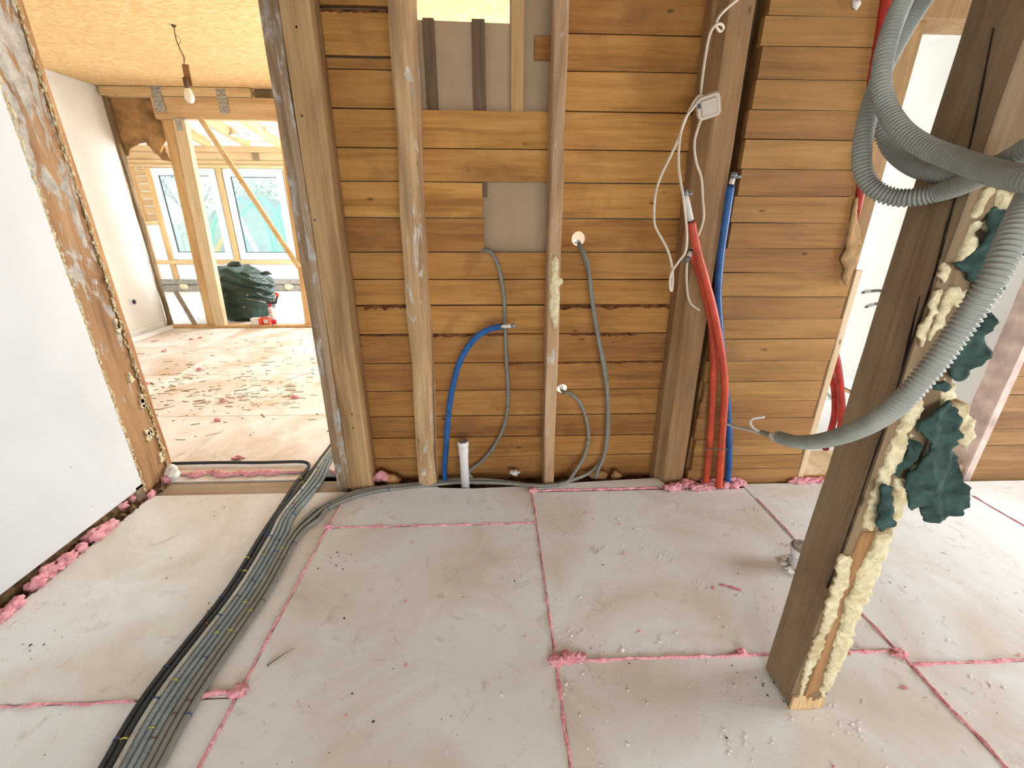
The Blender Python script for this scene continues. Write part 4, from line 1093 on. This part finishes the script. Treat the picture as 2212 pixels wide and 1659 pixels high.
# white drain pipes with metal caps
def drain(name, base, r, h, lean, label):
    o = empty(name, label, 'pipe', 'white drain pipe stubs')
    lathe('pipe_body', [(r, 0), (r, h*.72), (r*1.12, h*.76), (r*1.12, h*.9)], 'pvc', o, 28, base, lean)
    rim = lathe('socket_rim', [(r*1.12, h*.9), (r*1.24, h*.91), (r*1.24, h*.985), (r*1.14, h)], 'pvc', o, 28, base, lean)
    lathe('cap', [(r*1.1, h), (r*1.1, h+.004), (r*.9, h+.006), (r*.6, h+.001), (r*.2, h+.002)], 'pipe_cap', rim, 28, base, lean)
    return o
drain('drain_pipe', (-.185, 2.212, -.03), .0255, .325, (-.01, 0, 1), 'tall thin white drain pipe standing by the plank wall')
d2 = drain('drain_pipe', (1.392, 1.50, -.02), .043, .135, (-.03, -.02, 1), 'short wide white drain pipe in the floor beside the dark post')
for i in range(9):
    a = i*.7
    blob('foam_collar', (1.392+.055*math.cos(a), 1.50+.055*math.sin(a), .003), (.018, .018, .013), 'eps_crumb', d2, 160+i, 1, .5)
# scraps in the gap
for i, (px, py, mt, s, lab) in enumerate([(822, 1030, 'pink', (.05, .03, .03), 'pink foam scrap in the gap beside the jamb'), (845, 1037, 'orange_edge', (.05, .025, .04), 'brown broken wood scrap in the gap beside the jamb'),
                                           (1112, 1021, 'eps_crumb', (.028, .02, .016), 'white foam scrap in the gap between the studs'), (1030, 1042, 'lining', (.035, .02, .01), 'thin pale shard beside the tall drain pipe'),
                                           (1292, 1026, 'plank_dark', (.06, .02, .03), 'reddish clod in the gap below the hanging cables'), (1330, 1026, 'plank_dark', (.03, .02, .03), 'small reddish clod in the gap near the big post')]):
    p = yf(px, py, 2.27)
    tag(blob('floor_scrap', p, s, mt, None, 170+i, 2, .6), lab, 'scrap')

# ================================================================== conduits on the near floor
RC = .0108
def fl(x, y, z=RC): return at(x, y, 'Z', z)
L9 = [(212, 1659), (314, 1492), (483, 1278), (558, 1159)]
R9 = [(353, 1659), (445, 1492), (586, 1278), (651, 1159)]
tie_cols = ['tie_yellow', 'tie_brown', 'tie_blue']
def cpath(i):
    t = (i+.5)/9; P = []
    for (a, b) in zip(L9, R9): P.append(fl(a[0]+(b[0]-a[0])*t, a[1]))
    P = [P[0]+(P[0]-P[1])*.35]+P
    return P
def ties(o, path, every, r, seed):
    rnd = random.Random(seed); S = spline(path, .01); k = int(rnd.uniform(8, 40))
    while k < len(S)-4:
        d = (S[k+1]-S[k-1]).normalized()
        tube('cable_tie', [S[k]-d*.0022, S[k]+d*.0022], r*1.13, rnd.choice(tie_cols), o, 10, .004)
        k += int(rnd.uniform(.7, 1.4)*every/.01)
names = ['outermost black conduit of the bundle, turning left at the doorway', 'second black conduit of the bundle from the left wall', 'lightest grey ribbed conduit of the bundle beside the black ones',
         'fourth conduit of the floor bundle counted from the left wall', 'fifth conduit of the floor bundle counted from the left wall', 'sixth conduit of the floor bundle counted from the left wall',
         'seventh floor conduit, branching to the cut-out in the planks', 'eighth floor conduit, branching right to the upper round hole', 'ninth floor conduit, branching right to the lower round hole']
Lb = [(596, 1111), (651, 1040), (683, 1000), (712, 962)]
Rb = [(640, 1111), (699, 1040), (715, 1000), (740, 962)]
YC = 2.325
for i in range(9):
    P = cpath(i)
    o = empty('conduit', names[i], 'conduit', 'conduits bundled on the floor')
    mt = 'black_conduit' if i < 2 else 'light_conduit' if i == 2 else 'grey_conduit'
    if i == 0:
        P += [fl(606, 1095), fl(640, 1045), fl(661, 1020), fl(668, 1008), fl(662, 1001), fl(640, 999), fl(560, 1001), fl(470, 1001), fl(370, 1003), fl(330, 1003)]
        P = [Vector((p.x, p.y, RC+(.0 if p.y < 2.15 else .006))) for p in P]
    elif i < 6:
        t = (i-1+.5)/5
        for a, b in zip(Lb, Rb): P.append(fl(a[0]+(b[0]-a[0])*t, a[1], RC+.002))
        d = (P[-1]-P[-2]).normalized(); P.append(P[-1]+d*.5)
    else:
        k = i-6
        # branch: curve right along the wall, over the board edge
        off = (1-k)*.021
        B = [(-1.0+.03*k, 1.93), (-.93, 2.03-.012*k), (-.83, 2.11-off*-.3), (-.70, 2.165), (-.56, 2.197), (-.40, 2.222), (-.25, 2.245)]
        for j, (x, y) in enumerate(B):
            n_ = Vector((-.35, .94))
            P.append(Vector((x+n_.x*off*.8, y+n_.y*off*.8, RC+.001 if y < 2.17 else RC-.006)))
        if k == 0:      # to the square cut-out
            P += [Vector((-.15, 2.27, .0)), yf(1012, 1020, 2.28), yf(1042, 995, 2.30), yf(1070, 960, 2.305), yf(1092, 910, 2.305), yf(1098, 850, 2.31), yf(1094, 780, 2.31), yf(1091, 700, 2.31), yf(1089, 640, 2.305), yf(1078, 580, 2.30), yf(1064, 549, 2.31), yf(1050, 541, 2.33), yf(1041, 543, 2.352), Vector((-.09, 2.372, 1.30))]
        elif k == 1:    # to the upper round hole
            P += [Vector((-.1, 2.245, .012)), Vector((.05, 2.225, .008)), Vector((.2, 2.19, .006)), Vector((.34, 2.185, .006)), Vector((.47, 2.215, .02)), yf(1275, 1020, 2.27), yf(1303, 990, 2.29), yf(1313, 940, 2.3), yf(1314, 880, 2.3), yf(1308, 800, 2.3), yf(1294, 735, 2.29), yf(1283, 670, 2.285), yf(1274, 600, 2.285), yf(1262, 555, 2.29), yf(1252, 532, 2.31), yf(1250, 524, 2.35), Vector((.452, 2.43, 1.385))]
        else:
            P += [Vector((-.1, 2.215, .012)), Vector((.06, 2.2, .012)), Vector((.22, 2.168, .014)), Vector((.32, 2.165, .014)), Vector((.42, 2.19, .016)), yf(1240, 1022, 2.25), yf(1262, 985, 2.29), yf(1271, 945, 2.3), yf(1266, 905, 2.3), yf(1252, 870, 2.29), yf(1232, 850, 2.3), yf(1216, 845, 2.34), Vector((.40, 2.43, .548))]
    if i < 6: ct = corr('conduit_tube', P, RC, mt, .0048, .13, 10, o)
    else: ct = tube('conduit_tube', P, RC*.97, 'grey_cable', o, 10, .012)
    ties(ct, P, .34 if i else .3, RC, i+3)
# loose cable from the upper round hole ending above the floor
o = tube('hanging_cable', [Vector((.44, 2.43, 1.385)), yf(1249, 524, 2.35), yf(1256, 535, 2.30), yf(1270, 570, 2.275), yf(1277, 640, 2.27), yf(1290, 720, 2.27), yf(1303, 790, 2.275), yf(1312, 860, 2.28), yf(1311, 940, 2.28), yf(1303, 990, 2.27), yf(1292, 1015, 2.26), yf(1286, 1033, 2.25)], .0098, 'grey_cable', None, 10, .012)
tag(o, 'loose grey cable hanging from the upper round hole, cut off above the gap', 'cable')

# ================================================================== white cables and the hanging switch
wcab = empty('white_cable', 'white cable knotted near the top of the big post, holding the switch', 'cable')
tube('cable_run', [yf(1640, -40, 2.12), yf(1592, 0, 2.12), yf(1568, 20, 2.12), yf(1551, 40, 2.12), yf(1548, 58, 2.125), yf(1556, 68, 2.14), yf(1563, 60, 2.13), yf(1557, 52, 2.11), yf(1545, 55, 2.1), yf(1533, 75, 2.11), yf(1524, 120, 2.12), yf(1517, 170, 2.12), yf(1514, 203, 2.11), yf(1518, 214, 2.1)], .0055, 'white_cable', wcab, 8, .008)
o = tube('white_cable', [yf(1520, 212, 2.1), yf(1512, 206, 2.09), yf(1498, 222, 2.1), yf(1482, 255, 2.1), yf(1465, 300, 2.1), yf(1447, 340, 2.1), yf(1427, 382, 2.1), yf(1416, 420, 2.1), yf(1413, 465, 2.1), yf(1416, 490, 2.1), yf(1432, 520, 2.1), yf(1444, 545, 2.09), yf(1452, 580, 2.09), yf(1453, 612, 2.09), yf(1450, 630, 2.085), yf(1447, 615, 2.075), yf(1450, 590, 2.07), yf(1466, 565, 2.06), yf(1480, 545, 2.055), yf(1484, 515, 2.05), yf(1481, 470, 2.04), yf(1475, 420, 2.045), yf(1467, 370, 2.07), yf(1466, 330, 2.08), yf(1470, 290, 2.09), yf(1481, 255, 2.09), yf(1500, 230, 2.09), yf(1512, 215, 2.09), yf(1521, 218, 2.1)], .0055, 'white_cable', None, 8, .01)
tag(o, 'white cable hanging from the switch in a long narrow loop', 'cable')
o = tube('white_cable', [yf(1520, 245, 2.1), yf(1508, 275, 2.1), yf(1500, 310, 2.1), yf(1504, 350, 2.11), yf(1515, 385, 2.12), yf(1518, 430, 2.12), yf(1520, 470, 2.12), yf(1510, 505, 2.13), yf(1496, 535, 2.13), yf(1486, 560, 2.12), yf(1483, 590, 2.12), yf(1485, 630, 2.12), yf(1492, 655, 2.12), yf(1512, 671, 2.12)], .0055, 'white_cable', None, 8, .01)
tag(o, 'white cable below the switch ending bare beside the red pipe', 'cable')
sw = empty('light_switch', 'white rocker switch dangling askew on the cables before the big post', 'switch')
c = yf(1531, 230, 2.09)
nrm = Vector((-.25, -.9, -.3)).normalized(); ux = Vector((.93, -.2, .30)); ux = (ux-nrm*ux.dot(nrm)).normalized(); uy = nrm.cross(ux)
if uy.z < 0: uy = -uy
def plate(name, w, h, d0, d1, mat, parent, off=(0, 0), rad=.01):
    bm = bmesh.new(); pts = []
    for sx, sy, a0 in ((1, 1, 0), (-1, 1, 90), (-1, -1, 180), (1, -1, 270)):
        for k in range(5):
            a = R(a0+22.5*k); pts.append((off[0]+sx*(w/2-rad)+rad*math.cos(a), off[1]+sy*(h/2-rad)+rad*math.sin(a)))
    lo = [bm.verts.new(c+ux*x+uy*y+nrm*d0) for x, y in pts]; hi = [bm.verts.new(c+ux*(off[0]+(x-off[0])*.94)+uy*(off[1]+(y-off[1])*.94)+nrm*d1) for x, y in pts]
    bm.faces.new(lo); bm.faces.new(hi)
    for i in range(len(pts)): bm.faces.new((lo[i], lo[(i+1) % len(pts)], hi[(i+1) % len(pts)], hi[i]))
    return from_bm(name, bm, mat, parent)
plate('housing', .095, .092, -.03, .012, 'switch', sw, rad=.02)
plate('rocker', .058, .058, .012, .018, 'switch', sw, rad=.005)
plate('rocker_groove', .066, .066, .0115, .0125, 'lining', sw, rad=.006)
plate('wire_slot', .01, .02, .012, .014, 'tie_blue', sw, off=(-.038, .015), rad=.003)

# ================================================================== torn paper and the red pipe in the slot of the right planks
o = tube('slot_pipe', [yf(1925, -60, 2.185), yf(1905, 60, 2.185), yf(1882, 200, 2.185), yf(1868, 330, 2.185), yf(1858, 420, 2.187), yf(1852, 470, 2.19), yf(1848, 492, 2.2)], .024, 'dark_red', None, 12, .02, lambda i, t: 1 if t < .8 else max(.12, 1-(t-.8)*4.4))
tag(o, 'dark red pipe running down a slot beside the narrow opening', 'pipe')
pp = [(1846, 430), (1853, 425), (1851, 470), (1858, 500), (1862, 530), (1856, 560), (1840, 590), (1828, 618), (1820, 600), (1824, 580), (1816, 560), (1826, 540), (1832, 500)]
tag(sheet('torn_paper', pp, 2.175, 'paper', None, .006, .006, 20, .012, 4, .002, 0, (0.2, 18, .012)), 'torn strip of brown paper peeling off the plank ends', 'paper')
pq = [(1842, 0), (1858, 0), (1860, 8), (1850, 22), (1843, 14)]
tag(sheet('plaster_flake', pq, 2.17, 'wall_white_b', None, .01, .003, 30, .01, 5, .001), 'white plaster flake at the top of the right planks', 'plaster')

# ================================================================== dark foreground post with foam and cloth
fp = empty('foreground_post', 'dark weathered post covered in yellow foam, standing in front on the right', 'post')
vpost('post_timber', [(.957, .908), (.972, .900), (1.066, .900), (1.078, .912), (1.08, 1.03), (1.07, 1.04), (.962, 1.04), (.95, 1.03)], .012, 2.95, 'dark_post', fp, (0, 0), 50, .005, 51)
# long drying cracks
for pts in ([(2146, 60), (2098, 300), (2048, 480), (2010, 620), (1962, 760), (1925, 880), (1880, 1010), (1822, 1180), (1786, 1270)], [(1987, 640), (1962, 740), (1948, 800)], [(2045, 480), (2030, 560)]):
    P = []
    for x, y in pts:
        q = at(x, y, 'X', .9535); P.append(q)
    tube('drying_crack', P, .0028, 'crack', fp, 6, .02, lambda i, t: .35+1.0*abs(noise.noise(Vector((i*.31, 2, 0))))+.5*(1-abs(2*t-1)))
# splintered foot
rnd = random.Random(5)
for i in range(9):
    x = .962+.0125*i
    beam('foot_splinter', (x, .90, .0), (x+rnd.uniform(-.003, .003), .901, .035+rnd.uniform(0, .03)), .013, .006, 'splinter_wood', fp, (0, 1, 0), .001)
fm = [
 ([(1769, 1489), (1785, 1434), (1798, 1392), (1813, 1338), (1821, 1298), (1838, 1269), (1848, 1232), (1872, 1190), (1890, 1149), (1923, 1142), (1905, 1197), (1883, 1255), (1853, 1322), (1825, 1402), (1800, 1455), (1776, 1500)], .06, .015, .905),
 ([(1724, 1516), (1731, 1479), (1744, 1427), (1761, 1387), (1773, 1360), (1781, 1323), (1798, 1269), (1808, 1249), (1808, 1212), (1823, 1197), (1840, 1199), (1838, 1222), (1833, 1234), (1834, 1261), (1820, 1281), (1808, 1328), (1798, 1348), (1781, 1377), (1773, 1417), (1759, 1437), (1749, 1454), (1741, 1476), (1729, 1511)], .014, .006, .897),
 ([(1859, 1137), (1870, 1103), (1884, 1067), (1901, 1019), (1916, 975), (1935, 934), (1954, 886), (1974, 850), (1990, 850), (1988, 886), (1969, 915), (1954, 934), (1959, 954), (1945, 995), (1925, 1019), (1920, 1036), (1904, 1079), (1896, 1127), (1880, 1142)], .035, .012, .9),
 ([(1928, 1028), (1954, 1033), (1957, 1055), (1949, 1086), (1937, 1122), (1930, 1139), (1918, 1142), (1920, 1091), (1930, 1060)], .05, .012, .905),
 ([(1955, 930), (1975, 936), (2005, 942), (2012, 955), (2000, 985), (1980, 1010), (1962, 1030), (1945, 1030), (1960, 1005), (1985, 970), (1990, 955), (1965, 948)], .03, .012, .91),
 ([(2065, 872), (2087, 869), (2084, 889), (2094, 901), (2104, 908), (2092, 922), (2101, 939), (2089, 954), (2077, 966), (2068, 954), (2055, 930), (2050, 890)], .05, .015, .925),
 ([(2150, 412), (2199, 412), (2202, 439), (2181, 445), (2157, 448), (2146, 433)], .05, .015, .9),
 ([(2129, 406), (2147, 412), (2129, 439), (2105, 472), (2102, 460), (2117, 427)], .02, .008, .898),
 ([(2102, 484), (2129, 475), (2153, 465), (2150, 472), (2129, 493), (2108, 499), (2110, 518), (2105, 536), (2090, 551), (2069, 569), (2072, 545), (2084, 518), (2099, 493)], .025, .01, .898),
 ([(2036, 572), (2052, 572), (2051, 593), (2040, 611), (2028, 593)], .012, .006, .898),
 ([(2051, 620), (2069, 620), (2090, 626), (2078, 641), (2069, 662), (2057, 653), (2048, 665), (2042, 680), (2036, 701), (2015, 720), (2009, 735), (2004, 732), (2021, 689), (2036, 650)], .022, .008, .898),
 ([(2030, 625), (2033, 635), (2024, 671), (2012, 686), (1997, 732), (1991, 750), (1986, 720), (1991, 698), (2010, 683), (2012, 647), (2021, 632)], .012, .006, .897),
 ([(2021, 795), (2048, 789), (2033, 819), (2057, 831), (2051, 861), (2018, 876), (2000, 894), (2000, 870), (2012, 846)], .05, .015, .915),
 ([(2150, 330), (2212, 290), (2240, 380), (2212, 440), (2190, 420), (2160, 400)], .05, .015, .91),
]
for i, (o_, th, am, Y) in enumerate(fm):
    sheet('foam_patch', o_, Y, 'yellow', fp, th, am, 48, .0075, i+1, .006)
bw = [(1790, 1432), (1800, 1392), (1813, 1338), (1838, 1269), (1850, 1232), (1880, 1160), (1896, 1150), (1890, 1170), (1848, 1262), (1820, 1300), (1812, 1345), (1795, 1400)]
sheet('bare_patch', [(1768, 1490), (1785, 1434), (1798, 1392), (1813, 1338), (1821, 1298), (1838, 1269), (1888, 1160), (1890, 1150), (1862, 1150), (1835, 1210), (1812, 1300), (1785, 1380), (1750, 1470), (1735, 1512)], .9, 'bare_wood', fp, .006, .001, 30, .02, 30, .002)
# dark green cloth scraps, wedged under the foam
U1 = [(2160, 448), (2184, 444), (2187, 475), (2215, 482), (2222, 545), (2160, 596), (2157, 635), (2144, 662), (2141, 701), (2134, 726), (2132, 756), (2117, 789), (2099, 810), (2081, 820), (2051, 817), (2053, 777), (2048, 747), (2075, 690), (2111, 611), (2066, 569), (2105, 551), (2117, 502)]
U2 = [(2056, 869), (2068, 881), (2072, 910), (2068, 925), (2072, 942), (2068, 978), (2077, 992), (2081, 1031), (2088, 1062), (2086, 1084), (2068, 1106), (2041, 1122), (2000, 1127), (1998, 1113), (2003, 1094), (1978, 1108), (1969, 1098), (1974, 1072), (1957, 1055), (1959, 1038), (1978, 1016), (2012, 971), (2010, 951), (1983, 932), (1998, 898), (2017, 884)]
U3 = [(1911, 1050), (1930, 1053), (1923, 1086), (1928, 1103), (1923, 1110), (1933, 1134), (1913, 1139), (1904, 1147), (1892, 1139), (1899, 1110), (1904, 1079)]
U4 = [(1960, 948), (1985, 955), (1992, 968), (1965, 1000), (1940, 1028), (1925, 1020), (1945, 995)]
U5 = [(2010, 830), (2040, 820), (2052, 835), (2035, 845), (2015, 842)]
for k, (U, Y, lab, am, fo) in enumerate([(U1, .885, 'long dark green cloth scrap hanging behind the grey hose', .014, (1.3, 26, .02)), (U2, .875, 'large crumpled dark green cloth scrap at mid height of the dark post', .014, (.35, 24, .022)),
                                         (U3, .868, 'smallest strip of dark green cloth, low on the dark post', .01, (.3, 30, .008)), (U4, .895, 'dark green cloth tucked in the hollow of the foam', .012, (.8, 30, .01)), (U5, .878, 'tiny dark green cloth shred above the crumpled scrap', .006, (.4, 30, .006))]):
    tag(sheet('green_cloth', U, Y, 'cloth', None, .007, am, 14, .008, 40+k, .005, 0, fo, 1.0), lab, 'cloth', 'dark green cloth scraps on the post')

# ================================================================== grey corrugated hoses
HR = .0195
hz = empty('corrugated_hose', 'grey corrugated hose swinging across the dark post with two wires at its end', 'hose')
HP = [dep(2300, 300, .69), dep(2240, 400, .675), dep(2197, 490, .655), dep(2150, 595, .66), dep(2082, 698, .70), dep(2012, 795, .74), dep(1940, 873, .79), dep(1862, 924, .9), dep(1780, 951, 1.08), dep(1722, 955, 1.22), dep(1680, 944, 1.33)]
corr('hose_tube', HP, HR, 'hose', .0082, .30, 18, hz)
e = HP[-1]; d = (HP[-1]-HP[-2]).normalized()
tube('tape_collar', [e-d*.012, e+d*.012, e+d*.035], HR, 'pex', hz, 14, .006, lambda i, t: 1.02-.45*t)
tube('cable_core', [e, e+d*.06, dep(1645, 934, 1.42)], .009, 'grey_cable', hz, 8, .008)
tube('wire_end', [e+d*.03, dep(1650, 938, 1.42), dep(1615, 928, 1.5), dep(1590, 922, 1.56), dep(1570, 916, 1.6)], .0055, 'light_conduit', hz, 8, .008)
tube('wire_end', [e+d*.03, dep(1648, 934, 1.42), dep(1630, 926, 1.44), dep(1621, 914, 1.45), dep(1626, 905, 1.45), dep(1650, 901, 1.46)], .004, 'pex', hz, 8, .008)
hc = empty('hose_coil', 'coil of grey corrugated hose hanging at the upper right in front of the opening', 'hose')
corr('coil_loop', [dep(2040, -90, .98), dep(2000, -10, .96), dep(1950, 70, .96), dep(1900, 170, .97), dep(1868, 280, .98), dep(1862, 360, .98), dep(1888, 408, .97), dep(1950, 428, .94), dep(2040, 412, .88), dep(2112, 384, .80), dep(2172, 352, .73), dep(2235, 315, .67), dep(2300, 280, .62)], HR, 'hose', .0082, .30, 18, hc)
corr('coil_loop', [dep(2010, -90, 1.03), dep(1975, -10, 1.02), dep(1925, 90, 1.02), dep(1900, 190, 1.02), dep(1902, 260, 1.01), dep(1925, 318, 1.0), dep(1972, 358, .945), dep(2035, 376, .89), dep(2100, 376, .845), dep(2160, 355, .80), dep(2230, 330, .75)], HR, 'hose', .0082, .30, 18, hc)
corr('coil_loop', [dep(1990, -90, .93), dep(1955, -10, .92), dep(1920, 80, .92), dep(1903, 170, .92), dep(1914, 230, .91), dep(1948, 282, .88), dep(2000, 318, .84), dep(2070, 346, .78), dep(2140, 370, .71), dep(2200, 384, .65), dep(2280, 395, .6)], HR, 'hose', .0082, .30, 18, hc)

# ================================================================== loose bits lying on the near floor
a, b = at(577, 1438, 'Z', .006), at(634, 1401, 'Z', .004)
o = tube('wood_splinter', [a, a.lerp(b, .5)+Vector((.002, .004, .001)), b], .0035, 'chip', None, 6, .02, lambda i, t: 1-.6*t)
tag(o, 'thin brown wood splinter lying on the near foam floor', 'splinter')
for i, (x0, y0, x1, y1) in enumerate([(1555, 1262, 1604, 1276), (1537, 1268, 1545, 1272)]):
    bead('foam_smear', at(x0, y0, 'Z', .0), at(x1, y1, 'Z', .0), .016, .003, 'pink', floor, 80+i, .008, .8)
